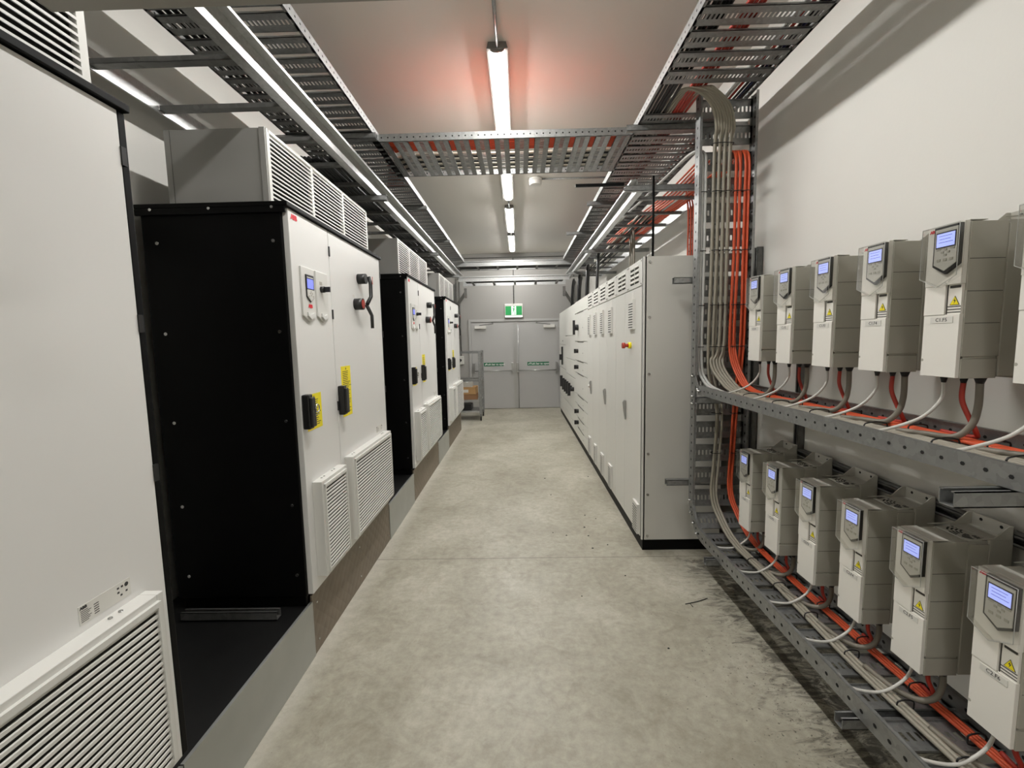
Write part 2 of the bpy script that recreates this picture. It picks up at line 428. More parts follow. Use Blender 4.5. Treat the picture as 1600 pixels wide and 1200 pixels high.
def ladder_tray(name, label, fr, L, w0, w1, h=.09, pitch=.37, start=.1, lip=.05, mt='galv_bright', mr='galv_dull', aisle=0):
    t = thing(name, label, 'cable ladder', tuple(fr(0)[0])); off = fr(0)[0].copy()
    fr2 = lambda s: (fr(s)[0]-off,)+fr(s)[1:]
    for w_, sd, a in ((w0, -1, aisle == 0), (w1, 1, aisle == 1)):
        mb = B(mt)
        obox(mb, fr2, 0, L, w_-.002, w_+.002, 0, h)
        obox(mb, fr2, 0, L, w_, w_+sd*(lip if a else lip*.6), h-.003, h)      # top flange outward
        obox(mb, fr2, 0, L, w_+sd*lip-.001, w_+sd*lip+.001, h-.014, h) if a else None
        obox(mb, fr2, 0, L, w_, w_-sd*(lip if a else .004), 0, .003)           # bottom flange inward
        mb.build('side_rail', parent=t)
    mb = B(mr); obox(mb, fr2, start, start+.041, w0+.004, w1-.004, .012, .016); obox(mb, fr2, start, start+.002, w0+.004, w1-.004, .012, .034); obox(mb, fr2, start+.039, start+.041, w0+.004, w1-.004, .012, .034)
    first = mb.build('rung', parent=t); dv = fr2(start)[1]
    k = 1
    while start+k*pitch < L-.05:
        c = first.copy(); C.objects.link(c); c.location = dv*(k*pitch); k += 1
    return t
UP = (0, 0, 1)
# high slotted trays; line along +Y with normal up: b = t x n = +X
L, fr = frame_line((0, .3, 3.2), (0, 8.82, 3.2), UP)
slotted_tray('cable_tray', 'high perforated steel cable tray running above the right side', fr, L, .895, 1.53, skip=((2.56, 2.84),), start=.116, pitch=.168, solid=.130)
L, fr = frame_line((0, .3, 3.2), (0, 8.82, 3.2), UP)
slotted_tray('cable_tray', 'high perforated steel cable tray running above the left side', fr, L, -1.70, -1.055, start=.059, pitch=.168, solid=.130)
L, fr = frame_line((-1.11, 0, 3.2), (.902, 0, 3.2), UP)    # b = X x Z = -Y
slotted_tray('cable_tray', 'perforated steel cable tray crossing overhead from side to side below the strip lamps', fr, L, -4.30, -3.56, pitch=.1575, start=.0005, solid=.116, hp=.05)
# low ladders
L, fr = frame_line((0, 3.62, 2.80), (0, 8.6, 2.80), UP)
ladder_tray('cable_ladder', 'cable ladder with bright side rails above the right switchgear', fr, L, .955, 1.56, start=.25, pitch=.45, aisle=0)
L, fr = frame_line((0, .35, 2.82), (0, 8.6, 2.82), UP)
ladder_tray('cable_ladder', 'long cable ladder with bright side rails above the left drive cabinets', fr, L, -1.78, -1.105, start=.10, pitch=.37, aisle=1)
L, fr = frame_line((-1.78, 0, 3.117), (1.5, 0, 3.117), UP)
ladder_tray('cable_ladder', 'upper of the two cable ladders crossing in front of the far wall', fr, L, -9.40, -8.85, start=.15, pitch=.4, h=.095, lip=.03, aisle=1)
L, fr = frame_line((-1.08, 0, 2.727), (.93, 0, 2.727), UP)
ladder_tray('cable_ladder', 'lower of the two cable ladders crossing in front of the far wall', fr, L, -8.80, -8.12, start=.20, pitch=.4, h=.085, lip=.03, aisle=1)
# vertical wall tray bending into the low tray : path in the X = const plane (b = +-X)
arc = [(0, 3.10-.0, 3.22)]
arc += [(0, 3.10, z) for z in (.52,)]
for a in range(1, 7):
    an = a/6*pi/2; arc.append((0, 3.10-.25*(1-cos(an)), .52-.25*sin(an)))
arc.append((0, .62, .27))
L, fr = frame_poly(arc, (0, -1, 0))
print('vertical tray b', fr(0)[3], 'len', L)
sgn = fr(0)[3].x
tv = thing('cable_tray', 'perforated steel tray coming down the right wall and bending along under the lower drives', 'cable tray', (0, 3.1, 0))
off = Vector((0, 3.1, 0)); fr2 = (lambda s: (fr(s)[0]-off,)+fr(s)[1:])
wA, wB = sorted((1.20*sgn, 1.57*sgn))
for w_, sd in ((wA, -1), (wB, 1)):
    mb = B('galv'); n = int(L/.04)
    for i in range(n):
        a, b = L*i/n, L*(i+1)/n
        obox(mb, fr2, a, b, w_-.0015, w_+.0015, 0, .075)
        obox(mb, fr2, a, b, w_, w_-sd*.014, .073, .075); obox(mb, fr2, a, b, w_, w_-sd*.014, 0, .002)
    mb.m('hole')
    for i in range(int(L/.06)):
        s_ = (i+.5)*.06; f = fr2(s_); c0 = f[0]+f[2]*.036
        for sg in (1, -1):
            base = len(mb.v)
            for q in range(8):
                an = q*pi/4; mb.v.append(tuple(c0+f[3]*(w_+sg*.0021)+f[1]*(.0085*cos(an))+f[2]*(.0075*sin(an))))
            mb.face([base+q for q in range(8)])
    mb.build('side_rail', parent=tv)
slats(fr2, L, wA+.001, wB-.001, .165, 'galv', start=.02, solid=.122, slot=.026).build('tray_floor', parent=tv)
# middle tray under the upper drives
L, fr = frame_line((0, .62, 1.262), (0, 2.98, 1.262), UP)
mt_ = slotted_tray('cable_tray', 'perforated steel cable tray running along the right wall under the upper drives', fr, L, 1.20, 1.57, h=.062, pitch=.165, start=.02, hp=.06)
ob = MB().m('galv')
ob.hexa([(1.197, 2.96, 1.262), (1.200, 2.96, 1.262), (1.203, 3.06, 1.36), (1.200, 3.06, 1.36), (1.197, 2.96, 1.325), (1.200, 2.96, 1.325), (1.203, 3.06, 1.42), (1.200, 3.06, 1.42)])
o2 = ob.build('corner_splice'); o2.parent = mt_; o2.location = -mt_.location
for (yy, zz, lb) in ((3.035, 1.38, 0), (2.95, 1.30, 0), (2.93, 1.29, 0), (3.04, 1.24, 0), (3.04, 1.19, 0)):
    q = MB().m('steel').cyl((1.176, yy, zz), .008, .026, 'x', 8).build('bolt'); q.parent = mt_; q.location = -mt_.location
for (yy, zz) in ((3.05, .5), (3.03, .42), (2.98, .36), (2.92, .31)):
    q = MB().m('steel').cyl((1.176, yy, zz), .008, .026, 'x', 8).build('bolt'); q.parent = tv; q.location = -tv.location
# ------------------------------------------------------------------ strut channels
def strut(p0, p1, label, open_dir, size=.041, mt='galv', name='strut_channel', cat='strut', group=None):
    p0, p1 = Vector(p0), Vector(p1); t = (p1-p0).normalized(); n = Vector(open_dir); b = t.cross(n); L = (p1-p0).length; h = size/2
    def fr(s): return (t*s, t, n, b)
    mb = B(mt)
    obox(mb, fr, 0, L, -h, h, -h, -h+.003); obox(mb, fr, 0, L, -h, -h+.003, -h, h); obox(mb, fr, 0, L, h-.003, h, -h, h)
    obox(mb, fr, 0, L, -h, -h+.010, h-.003, h); obox(mb, fr, 0, L, h-.010, h, h-.003, h)
    o = mb.build(name); o.location = p0
    return tag(o, label, cat, group)
X_ = (1, 0, 0)
for y0, z0, x0, x1, lb in ((3.42, 3.178, .815, 1.69, 'steel strut under the high right tray, nearest the camera'), (5.2, 3.178, .80, 1.69, 'second steel strut under the high right tray'), (6.6, 3.178, .72, 1.69, 'third steel strut under the high right tray'),
                           (3.42, 3.178, -1.89, -1.03, 'steel strut under the high left tray, nearest the camera'), (5.2, 3.178, -1.89, -1.03, 'second steel strut under the high left tray'), (6.9, 3.178, -1.89, -1.03, 'third steel strut under the high left tray'),
                           (3.50, 2.78, .822, 1.69, 'steel strut carrying the near end of the right cable ladder'), (5.85, 2.777, .86, 1.69, 'second steel strut under the right cable ladder'), (7.75, 2.777, .86, 1.69, 'far steel strut under the right cable ladder'),
                           (3.62, 2.797, -1.89, -1.03, 'steel strut under the left cable ladder beside the first cabinet hood'), (5.9, 2.797, -1.89, -1.03, 'second steel strut under the left cable ladder'), (7.9, 2.797, -1.89, -1.03, 'far steel strut under the left cable ladder'), (1.35, 2.797, -1.89, -1.03, 'steel strut under the left cable ladder closest to the camera')):
    strut((x0, y0, z0), (x1, y0, z0), lb, (0, 0, 1), .041)
for y0, z0, x0, lb in ((3.14, 2.04, 1.08, 'steel strut stub behind the wall tray at its upper part'), (3.145, .60, 1.05, 'steel strut stub behind the wall tray near the floor'),
                       (2.66, .246, 1.14, 'steel strut bracket under the bend of the low tray'), (1.5, .246, 1.14, 'steel strut bracket under the low tray near the photo edge')):
    strut((x0, y0, z0), (1.70, y0, z0), lb, (0, 0, -1) if z0 > .3 else (0, 0, 1))
strut((1.14, 2.86, 1.238), (1.70, 2.86, 1.238), 'steel strut bracket under the far end of the middle tray', UP)
strut((1.06, 1.085, 1.238), (1.70, 1.085, 1.238), 'steel strut bracket with open end under the near part of the middle tray', UP)
strut((1.678, 3.17, 0), (1.678, 3.17, 2.26), 'upright steel strut on the right wall beside the vertical tray', (-1, 0, 0), mt='galv_dull')
strut((1.678, 2.645, 0), (1.678, 2.645, 1.9), 'upright steel strut on the right wall behind the second drive', (-1, 0, 0), mt='galv_dull')
strut((1.678, .8, .945), (1.678, 2.80, .945), 'horizontal steel strut on the wall behind the tops of the lower drives', (-1, 0, 0), mt='galv_dull')
strut((1.678, .8, 1.78), (1.678, 2.76, 1.78), 'horizontal steel strut on the wall behind the upper drives', (-1, 0, 0), mt='galv_dull')
strut((-1.70, 2.05, .321), (-1.22, 2.05, .321), 'loose steel strut lying on the black platform in front of the first cabinet', UP, mt='galv_dull')
# ------------------------------------------------------------------ cables
random.seed(3)
def jit(p, a): return (p[0]+random.uniform(-a, a), p[1]+random.uniform(-a, a), p[2]+random.uniform(-a, a)*.5)
# grey bundle: from the high tray over and down the wall tray
YV = 3.045
for i in range(8):
    x = 1.295+.0165*i; ly = YV+(.012 if i % 2 else -.008)
    top = [(1.01+.026*i, 4.9, 3.235), (1.02+.025*i, 3.7, 3.235), (1.03+.022*i, 3.22, 3.233), (1.07+.020*i, 3.0-.006*i, 3.222-.002*i), (1.155+.017*i, 2.945, 3.175), (1.245+.0165*i, 2.965, 3.10), (x-.004, 3.0, 2.99), (x+.002, ly, 2.86)]
    if i < 3:   # carries on down to the low tray
        x2 = 1.345+.018*(i)
        pts = top+[(x, ly, 2.2), (x-.005, ly, 1.45), (x2+.01, ly, 1.15), (x2, ly, .8), (x2-.02, 3.02, .55), (x2-.01, 2.93, .42), (x2, 2.72, .325), (x2+.02, 2.3, .30), (x2+.0, 1.7, .296), (x2+.01, 1.2, .296), (x2-.01, .66, .296)]
        lb = 'grey cable running down the wall tray and on into the low tray'; gp = 'grey cables to the low tray'
    else:
        j = i-3; x3 = 1.33+.02*j
        pts = top+[(x, ly, 2.2), (x, ly, 1.62), (x3-.03, 3.02, 1.47), (x3-.01, 2.92, 1.36), (x3, 2.72, 1.295), (x3+.005, 2.2, 1.285), (x3-.006, 1.6, 1.283), (x3, 1.0, 1.283), (x3, .66, 1.283)]
        lb = 'grey cable dropping down the wall tray and turning into the middle tray'; gp = 'grey cables to the middle tray'
    cable('control_cable', pts, .0085, 'grey_cable', lb, 'cable', gp, 8)
for i in range(2):
    x = 1.228+.022*i
    cable('control_cable', [(1.02+.03*i, 5.0, 2.86), (1.10, 4.2, 2.86), (1.16, 3.5, 2.88), (1.20+.01*i, 3.2, 2.90), (x, 3.08, 2.86), (x, 3.05, 2.70), (x, 3.05, 2.0), (x, 3.05, 1.5), (x+.02, 3.02, 1.36), (x+.04, 2.85, 1.30), (x+.05, 2.3, 1.285), (x+.05, 1.1, 1.283)], .0095, 'light_cable',
          'pale grey cable looping over at the left edge of the wall tray', 'cable', 'pale cables at the edge of the wall tray', 8)
for i in range(8):
    gap = .022 if i >= 4 else 0
    x = 1.442+.0135*(i % 4)+(.062 if i >= 4 else 0); ly = YV+(.010 if i % 2 else -.006)
    x0 = min(1.53, x)
    pts = [(x0-.10-.02*(i % 3), 5.6, 2.834), (x0-.06-.012*(i % 3), 4.6, 2.836+.006*(i % 2)), (x0-.02, 3.9, 2.834+.008*(i % 2)), (x0, 3.45, 2.835), (x0, 3.25, 2.845), (x0, 3.14, 2.872), (x0, 3.075, 2.862), (x0, ly, 2.78), (x0, ly, 2.6), (x0, ly, 2.2)]
    if i < 4:
        pts += [(x0-.01, ly, 1.7), (x0-.012, 3.02, 1.52), (x0, 2.94, 1.385), (x0+.005, 2.78, 1.305), (x0+.03, 2.3, 1.288), (x0+.03, 1.7, 1.286), (x0+.02, 1.1, 1.286), (x0+.02, .66, 1.286)]
        lb = 'orange cable turning from the wall tray into the middle tray'; gp = 'orange cables to the middle tray'
    else:
        x2 = x0-.03
        pts += [(x0, ly, 1.6), (x2, ly, 1.2), (x2-.015, ly, .85), (x2-.03, 3.02, .58), (x2-.02, 2.92, .44), (x2-.01, 2.72, .335), (x2, 2.3, .302), (x2, 1.7, .300), (x2+.01, 1.2, .300), (x2, .66, .300)]
        lb = 'orange cable running down the wall tray and on into the low tray'; gp = 'orange cables to the low tray'
    cable('power_cable', pts, .0072, 'orange', lb, 'cable', gp, 8)
def tie(c, rx, ry, axis, label, group, r=.0028):
    pts = []
    for k in range(16):
        a = 2*pi*k/16; u, v_ = rx*cos(a), ry*sin(a)
        u = max(-rx*.85, min(rx*.85, u*1.1)); 
        pts.append({'z': (u, v_, 0), 'y': (u, 0, v_)}[axis])
    o = MB().m('black_cable').tube(pts, r, 6, True).build('cable_tie'); o.location = c
    return tag(o, label, 'cable tie', group)
for z_ in (2.60, 2.22, 1.86, 1.58):
    tie((1.239, 3.05, z_), .026, .015, 'z', 'black cable tie round the pale cables on the wall tray', 'cable ties on the pale cables')
    tie((1.322, YV, z_), .037, .026, 'z', 'black cable tie round the left half of the grey bundle', 'cable ties on the grey bundle, left')
    tie((1.388, YV, z_), .034, .026, 'z', 'black cable tie round the right half of the grey bundle', 'cable ties on the grey bundle, right')
    tie((1.462, YV, z_), .032, .022, 'z', 'black cable tie round the left orange bundle', 'cable ties on the orange bundles')
    tie((1.522, YV, z_), .030, .022, 'z', 'black cable tie round the right orange bundle', 'cable ties on the orange bundles, right')
tie((1.355, YV, 2.90), .080, .028, 'z', 'black cable tie round the whole grey bundle near the top of the wall tray', None)
for z_ in (1.12, .84):
    tie((1.36, YV, z_), .036, .024, 'z', 'black cable tie round the grey cables below the middle tray', 'cable ties below the middle tray')
    tie((1.488, YV, z_), .034, .024, 'z', 'black cable tie round the orange cables below the middle tray', 'orange cable ties below the middle tray')
for y_2 in (2.55, 2.28, 2.02, 1.76, 1.5, 1.28, 1.1):
    tie((1.378, y_2, .302), .036, .022, 'y', 'black cable tie round the grey cables in the low tray', 'cable ties in the low tray')
    tie((1.49, y_2+.08, .304), .036, .022, 'y', 'black cable tie round the orange cables in the low tray', 'orange cable ties in the low tray')
for y_2 in (2.62, 2.32, 2.02, 1.7, 1.42, 1.2):
    tie((1.37, y_2, 1.289), .052, .020, 'y', 'black cable tie round the grey cables in the middle tray', 'cable ties in the middle tray')
    tie((1.487, y_2-.05, 1.290), .042, .018, 'y', 'black cable tie round the orange cables in the middle tray', 'orange cable ties in the middle tray')
# cables lying on the high trays and ladders
for i in range(6):
    x = .93+.022*i
    cable('power_cable', [jit((x, y, 3.222+.0), .006) for y in (.4, 1.2, 2.1, 3.0, 4.0, 5.2, 6.5, 8.7)], .010, 'black_cable', 'black cable lying at the aisle edge of the high right tray', 'cable', 'black cables on the high right tray')
for i in range(5):
    x = 1.115+.02*i
    cable('power_cable', [jit((x-(.0 if y < 3.2 else .0), y, 3.222), .005) for y in (.4, 1.2, 2.1, 3.0, 4.0, 5.0, 6.5, 8.7)], .009, 'red', 'red cable lying in the middle of the high right tray', 'cable', 'red cables on the high right tray')
for i, (mt2, x) in enumerate((('light_cable', 1.38), ('light_cable', 1.40), ('red', 1.425), ('black_cable', 1.46), ('blue_cable', 1.48), ('black_cable', 1.505))):
    cable('power_cable', [jit((x, y, 3.222), .004) for y in (.4, 1.2, 2.1, 3.0, 4.0, 5.0, 6.5, 8.7)], .009, mt2, ['first pale', 'second pale', 'single red', 'inner black', 'dark blue', 'outer black'][i]+' cable along the wall side of the high right tray', 'cable')
for i in range(9):
    y = 3.60+.024*i
    cable('power_cable', [(.98, y+.25, 3.226), (.86, y+.04, 3.226), (.5, y, 3.224), (0, y+.006*random.random(), 3.224), (-.6, y, 3.224), (-1.0, y+.02, 3.226), (-1.12, y+.3, 3.226), (-1.13-.02*i, 4.6, 3.226)], .010, 'orange', 'orange cable lying across the crossing overhead tray', 'cable', 'orange cables on the crossing tray')
for i in range(7):
    y = 3.88+.05*i
    cable('power_cable', [(1.02, y+.15, 3.222), (.86, y, 3.222), (0, y+.01*random.random(), 3.222), (-.9, y, 3.222), (-1.1, y+.2, 3.222)], .013, 'black_cable' if i % 2 else 'grey_cable', ('black' if i % 2 else 'grey')+' cable lying across the crossing overhead tray', 'cable', ('black' if i % 2 else 'grey')+' cables on the crossing tray')
for i in range(9):
    x = -1.66+.036*i
    cable('power_cable', [jit((x, y, 3.222), .006) for y in (.4, 1.5, 2.5, 3.6, 4.6, 5.6, 6.9, 8.7)], .011, 'black_cable', 'black cable lying in the high left tray', 'cable', 'black cables in the high left tray')
for i in range(11):
    x = -1.44+.028*i
    cable('power_cable', [jit((x, y, 2.868), .008) for y in (3.0, 3.8, 4.6, 5.4, 6.2, 7.0, 7.8, 8.5)], .012, 'black_cable', 'black cable lying along the left cable ladder', 'cable', 'black cables on the left ladder')
for i in range(8):
    x = 1.20+.03*i
    cable('power_cable', [jit((x, y, 2.850), .01) for y in (4.4, 5.0, 5.8, 6.6, 7.4, 8.5)], .011, 'grey_cable' if i % 3 == 0 else 'black_cable', ('grey' if i % 3 == 0 else 'black')+' cable lying along the right cable ladder', 'cable', ('grey' if i % 3 == 0 else 'black')+' cables on the right ladder')
for i in range(11):
    y = 8.92+.04*i
    cable('power_cable', [jit((x, y, 3.150), .008) for x in (-1.6, -.9, -.3, .3, .9, 1.4)], .016, 'black_cable', 'black cable on the upper far crossing ladder', 'cable', 'black cables on the upper far ladder')
for i in range(8):
    y = 8.30+.034*i
    sag = .02*(i % 2)
    cable('power_cable', [jit((x, y, 2.762), .006) for x in (-.98, -.5, 0, .5, .84)], .014, 'black_cable', 'black cable on the lower far crossing ladder', 'cable', 'black cables on the lower far ladder')
# cables dropping from the right ladder into the switchgear
for i in range(18):
    y = 6.0+.19*i; x = 1.04+.035*(i % 5)
    cable('power_cable', [(x+.16, y+.9, 2.87), (x+.12, y+.45, 2.88), (x+.06, y+.15, 2.80), (x+.02, y, 2.60), (x, y-.04, 2.238)], .017, 'black_cable', 'thick black cable dropping from the ladder into the top of the switchgear', 'cable', 'black cables dropping into the switchgear')
for i in range(3):
    y = 4.75+.16*i; x = 1.22+.02*i
    cable('power_cable', [(x+.10, y+.7, 2.87), (x+.06, y+.3, 2.86), (x+.02, y+.08, 2.72), (x, y, 2.5), (x, y, 2.238)], .012, 'thick_cable', 'olive grey cable dropping into the switchgear top at mid length', 'cable', 'olive cables dropping into the switchgear')
for i in range(4):
    x = 1.49+.022*i
    cable('power_cable', [(x, 4.05, 2.96), (x, 4.02, 2.85), (x, 3.98, 2.7), (x, 3.98, 2.26)], .0072, 'orange' if i < 3 else 'red', ('orange' if i < 3 else 'red')+' cable going down behind the switchgear top', 'cable', ('orange' if i < 3 else 'red')+' cables behind the switchgear')
for i in range(5):
    x = 1.24+.034*i
    cable('power_cable', [(x+.1, 3.45, 2.93+.006*i), (x+.04, 3.9, 2.87), (x-.02, 4.5, 2.858), (x-.08, 5.2, 2.858), (x-.1, 5.8, 2.856)], .0085, 'orange', 'orange cable fanning out along the right ladder', 'cable', 'orange cables fanning along the right ladder')
# ------------------------------------------------------------------ wall mounted frequency drives
DW, DH = .128, .492
def make_drive():
    t = thing('wall_drive', '', 'frequency drive', (0, 0, 0), -pi/2, 'wall drives in two rows')
    b = B('drive_side')
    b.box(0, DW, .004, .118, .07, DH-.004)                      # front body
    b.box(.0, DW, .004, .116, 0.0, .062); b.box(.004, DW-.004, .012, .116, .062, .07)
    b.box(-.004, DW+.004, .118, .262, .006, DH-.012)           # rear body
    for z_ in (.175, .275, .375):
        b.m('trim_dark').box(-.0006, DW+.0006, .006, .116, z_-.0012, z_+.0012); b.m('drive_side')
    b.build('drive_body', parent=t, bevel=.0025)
    c = B('drive_mid'); c.box(-.006, DW+.006, .185, .262, -.002, DH+.004)
    c.prism([(.10, DH+.004), (.262, DH+.004), (.262, DH+.05), (.245, DH+.05), (.20, DH+.012), (.10, DH+.006)], -.006, -.002, 'x')
    c.prism([(.10, DH+.004), (.262, DH+.004), (.262, DH+.05), (.245, DH+.05), (.20, DH+.012), (.10, DH+.006)], DW+.002, DW+.006, 'x')
    c.box(-.006, DW+.006, .258, .262, DH, DH+.05)
    c.m('hole').cyl((.03, .257, DH+.034), .006, .002, 'y', 8).cyl((DW-.03, .257, DH+.034), .006, .002, 'y', 8)
    c.build('heatsink_frame', parent=t, bevel=.001)
    g = B('drive_mid').box(.002, DW-.002, .120, .255, DH-.013, DH-.002)
    g.m('hole')
    cx, cy = DW/2, .188
    for rr in (.022, .033, .044, .055):
        for s0 in range(8):
            a0 = s0*pi/4+rr*8; P = []
            for k in range(5):
                a = a0+k*.13; P.append((cx+rr*cos(a), cy+rr*sin(a)))
            for k in range(4, -1, -1):
                a = a0+k*.13; P.append((cx+(rr+.0055)*cos(a), cy+(rr+.0055)*sin(a)))
            g.prism(P, DH-.002, DH-.0012, 'z')
    g.build('fan_grille', parent=t)
    f = B('drive_front')
    f.box(.002, DW-.004, -.008, .004, .002, .205)               # lower cover
    f.box(.002, .074, -.010, .004, .205, .30)                   # raised left flap
    f.box(.078, DW-.006, -.004, .004, .205, .30)
    f.box(.002, DW-.004, -.012, .004, .30, DH)                  # upper part
    f.box(.002, DW-.002, .0, .055, DH, DH+.002)                 # pale strip on top
    f.m('trim_dark').box(.084, DW-.010, -.0055, -.003, .288, .296)
    for z_ in (.210, .219, .228): f.box(.078, DW-.006, -.0048, -.0035, z_, z_+.003)
    f.box(.075, .0772, -.0045, .003, .205, .30)
    f.box(.002, .076, -.0092, -.0079, .2045, .2062)
    f.m('drive_side').cyl((.006, -.0085, .055), .005, .002, 'y', 10)
    fo = f.build('front_cover', parent=t, bevel=.001)
    w2 = B('trim_dark').prism([(.086, .234), (.118, .234), (.102, .263)], -.0052, -.0038)
    w2.m('yellow').prism([(.0885, .2355), (.1155, .2355), (.102, .2605)], -.0058, -.0052)
    w2.m('ink').prism([(.1035, .256), (.0985, .247), (.1025, .247), (.1005, .238), (.1065, .2495), (.1025, .2495)], -.0062, -.0058)
    w2.build('warning_triangle', parent=fo)
    lb = B('paper').box(.028, .104, -.0095, -.0082, .178, .198).build('marker_label', parent=fo)
    # control panel with pointed foot
    def penta(x0, x1, zt, zb, zp): return [(x0, zb), ((x0+x1)/2, zp), (x1, zb), (x1, zt), (x0, zt)]
    k = B('black_plastic').prism(penta(.034, .122, .487, .362, .334), -.022, -.010)
    k.m('key_face').prism(penta(.041, .116, .479, .367, .344), -.025, -.022)
    kp = k.build('control_panel', parent=t, bevel=.0012)
    sc = B('black_plastic').box(.046, .112, -.0262, -.0245, .418, .468)
    sc.m('screen_pale').box(.049, .109, -.0268, -.0262, .422, .464)
    sc.m('lcd_text')
    for r_i, (a, b2) in enumerate(((.056, .100), (.058, .096), (.057, .104))):
        sc.box(a, b2, -.0271, -.0268, .455-.010*r_i, .4565-.010*r_i)
    sc.build('screen', parent=kp)
    ky = B('drive_side')
    for (a, b2) in ((.080, .413), (.070, .404), (.090, .404), (.080, .395)): ky.box(a-.0045, a+.0045, -.0266, -.025, b2-.003, b2+.003)
    for a in (.057, .103): ky.box(a-.007, a+.007, -.0266, -.025, .412, .417)
    for a in (.059, .080, .101): ky.box(a-.006, a+.006, -.0266, -.025, .376, .384)
    ky.build('keypad_buttons', parent=kp)
    # clear cover
    cc = B('clear_cover'); P = penta(-.001, DW-.001, .490, .325, .292)
    n0 = len(cc.v); 
    def ring(y, s_): return [(DW/2+(a-DW/2)*s_, y, .40+(b2-.40)*s_) for a, b2 in P]
    R0, R1, R2 = ring(-.011, 1.0), ring(-.030, .985), ring(-.034, .93)
    cc.v += R0+R1+R2
    for q in range(5):
        j = (q+1) % 5
        cc.face([q, j, 5+j, 5+q]); cc.face([5+q, 5+j, 10+j, 10+q])
    cc.face([10+q for q in range(5)])
    cv = cc.build('clear_cover', parent=t)
    e = MB().m('light_cable'); e.tube([Vector(q) for q in R1], .0011, 5, True)
    e.build('cover_rim', parent=cv)
    text('ABB', .013, 'abb_red', fo, 'brand_mark', (.020, -.0125, .478), bold=.0006)
    for nm, (gx, gy, gr) in (('cable_gland', (.028, .050, .008)), ('cable_gland', (.060, .085, .009)), ('cable_gland', (.098, .100, .012))):
        MB().m('black_plastic').cyl((gx, gy, -.022), gr*.8, .024, 'z', 12, gr*1.45).build('cable_gland', parent=t)
    return t
drive0 = make_drive()
upY = [2.640, 2.350, 2.055, 1.766, 1.485, 1.197]
loY = [2.690, 2.392, 2.094, 1.808, 1.527, 1.240]
ordn = ['furthest from the camera', 'second from the far end', 'third from the far end', 'fourth from the far end', 'fifth from the far end', 'cut off by the photo edge']
used = False
upT = ['C1.F1', 'C1.F2', 'C1.F3', 'C1.F4', 'C1.F5', 'C1.F6']; loT = ['C2.F1', 'C2.F2', 'C2.F3', 'C2.F4', 'C2.F5', 'C2.F6']
XD = 1.40
for row, Ys, z0, TT in (('upper', upY, 1.50, upT), ('lower', loY, .448, loT)):
    for k, yc in enumerate(Ys):
        loc = (XD-.004, yc+DW/2, z0)
        lb = 'grey wall drive in the %s row, %s' % (row, ordn[k])
        if not used: d = drive0; d.location = loc; d['label'] = lb; used = True
        else: d = dup(drive0, loc, lb)
        fc = [c for c in kids(d) if c.name.startswith('front_cover')][0]
        ml = [c for c in kids(fc) if c.name.startswith('marker_label')][0]
        text(TT[k], .017, 'ink', ml, 'marker_text', (.066, -.0098, .188), ext=.0002)
# remove marker text copied into later drives (first drive's text is copied by dup)
for o in [o for o in bpy.data.objects if o.name.startswith('marker_label')]:
    ks = [c for c in kids(o)]
    if len(ks) > 1:
        ks.sort(key=lambda c: c.name)
        bad = [c for c in ks if c.data.name.startswith('marker_text') and c.data.name == 'marker_text']
        for c in bad: bpy.data.objects.remove(c)
# drive cables
for row, Ys, z0, zt in (('upper', upY, 1.50, 1.29), ('lower', loY, .448, .305)):
    for k, yc in enumerate(Ys):
        nm = '%s row drive %s' % (row, ordn[k])
        def W(gx, gy): return (XD-.004+gy, yc+DW/2-gx)
        a = W(.028, .050); h = z0-.02
        if row == 'upper':
            cable('control_cable', [(a[0], a[1], h), (a[0], a[1]+.004, h-.06), (a[0]-.035, a[1]+.03, h-.125), (a[0]-.10, a[1]+.065, h-.168), (a[0]-.17, a[1]+.09, zt), (1.245, a[1]+.16, zt-.008)], .0055, 'white_cable', 'thin white cable of the '+nm, 'cable', None, 8)
            a = W(.060, .085)
            cable('power_cable', [(a[0], a[1], h), (a[0], a[1], h-.06), (a[0]+.01, a[1]-.02, h-.12), (a[0]+.025, a[1]-.03, h-.165), (1.53, a[1]+.0, zt+.004), (1.535, a[1]+.12, zt)], .0075, 'red', 'red cable of the '+nm, 'cable', None, 8)
            a = W(.098, .100)
            cable('power_cable', [(a[0], a[1], h), (a[0], a[1], h-.08), (a[0]-.012, a[1]+.005, h-.14), (a[0]-.04, a[1]+.03, h-.182), (a[0]-.08, a[1]+.09, zt+.006), (a[0]-.10, a[1]+.18, zt)], .0105, 'thick_cable', 'thick grey cable of the '+nm, 'cable', None, 10)
        else:
            cable('control_cable', [(a[0], a[1], h), (a[0], a[1]+.0, h-.04), (a[0]-.03, a[1]-.0, h-.085), (a[0]-.10, a[1]-.0, h-.125), (a[0]-.17, a[1]+.02, h-.135), (1.225, a[1]+.05, .297)], .0055, 'white_cable', 'thin white cable of the '+nm, 'cable', None, 8)
            a = W(.060, .085)
            cable('power_cable', [(a[0], a[1], h), (a[0], a[1], h-.05), (a[0]+.012, a[1]-.01, h-.09), (a[0]+.02, a[1]+.0, h-.115), (1.51, a[1]+.06, zt+.008)], .0075, 'red', 'red cable of the '+nm, 'cable', None, 8)
            a = W(.098, .100)
            cable('power_cable', [(a[0], a[1], h), (a[0], a[1], h-.05), (a[0]-.02, a[1]+.005, h-.098), (a[0]-.06, a[1]+.03, h-.122), (a[0]-.10, a[1]+.09, .306), (a[0]-.115, a[1]+.2, .304)], .0105, 'thick_cable', 'thick grey cable of the '+nm, 'cable', None, 10)
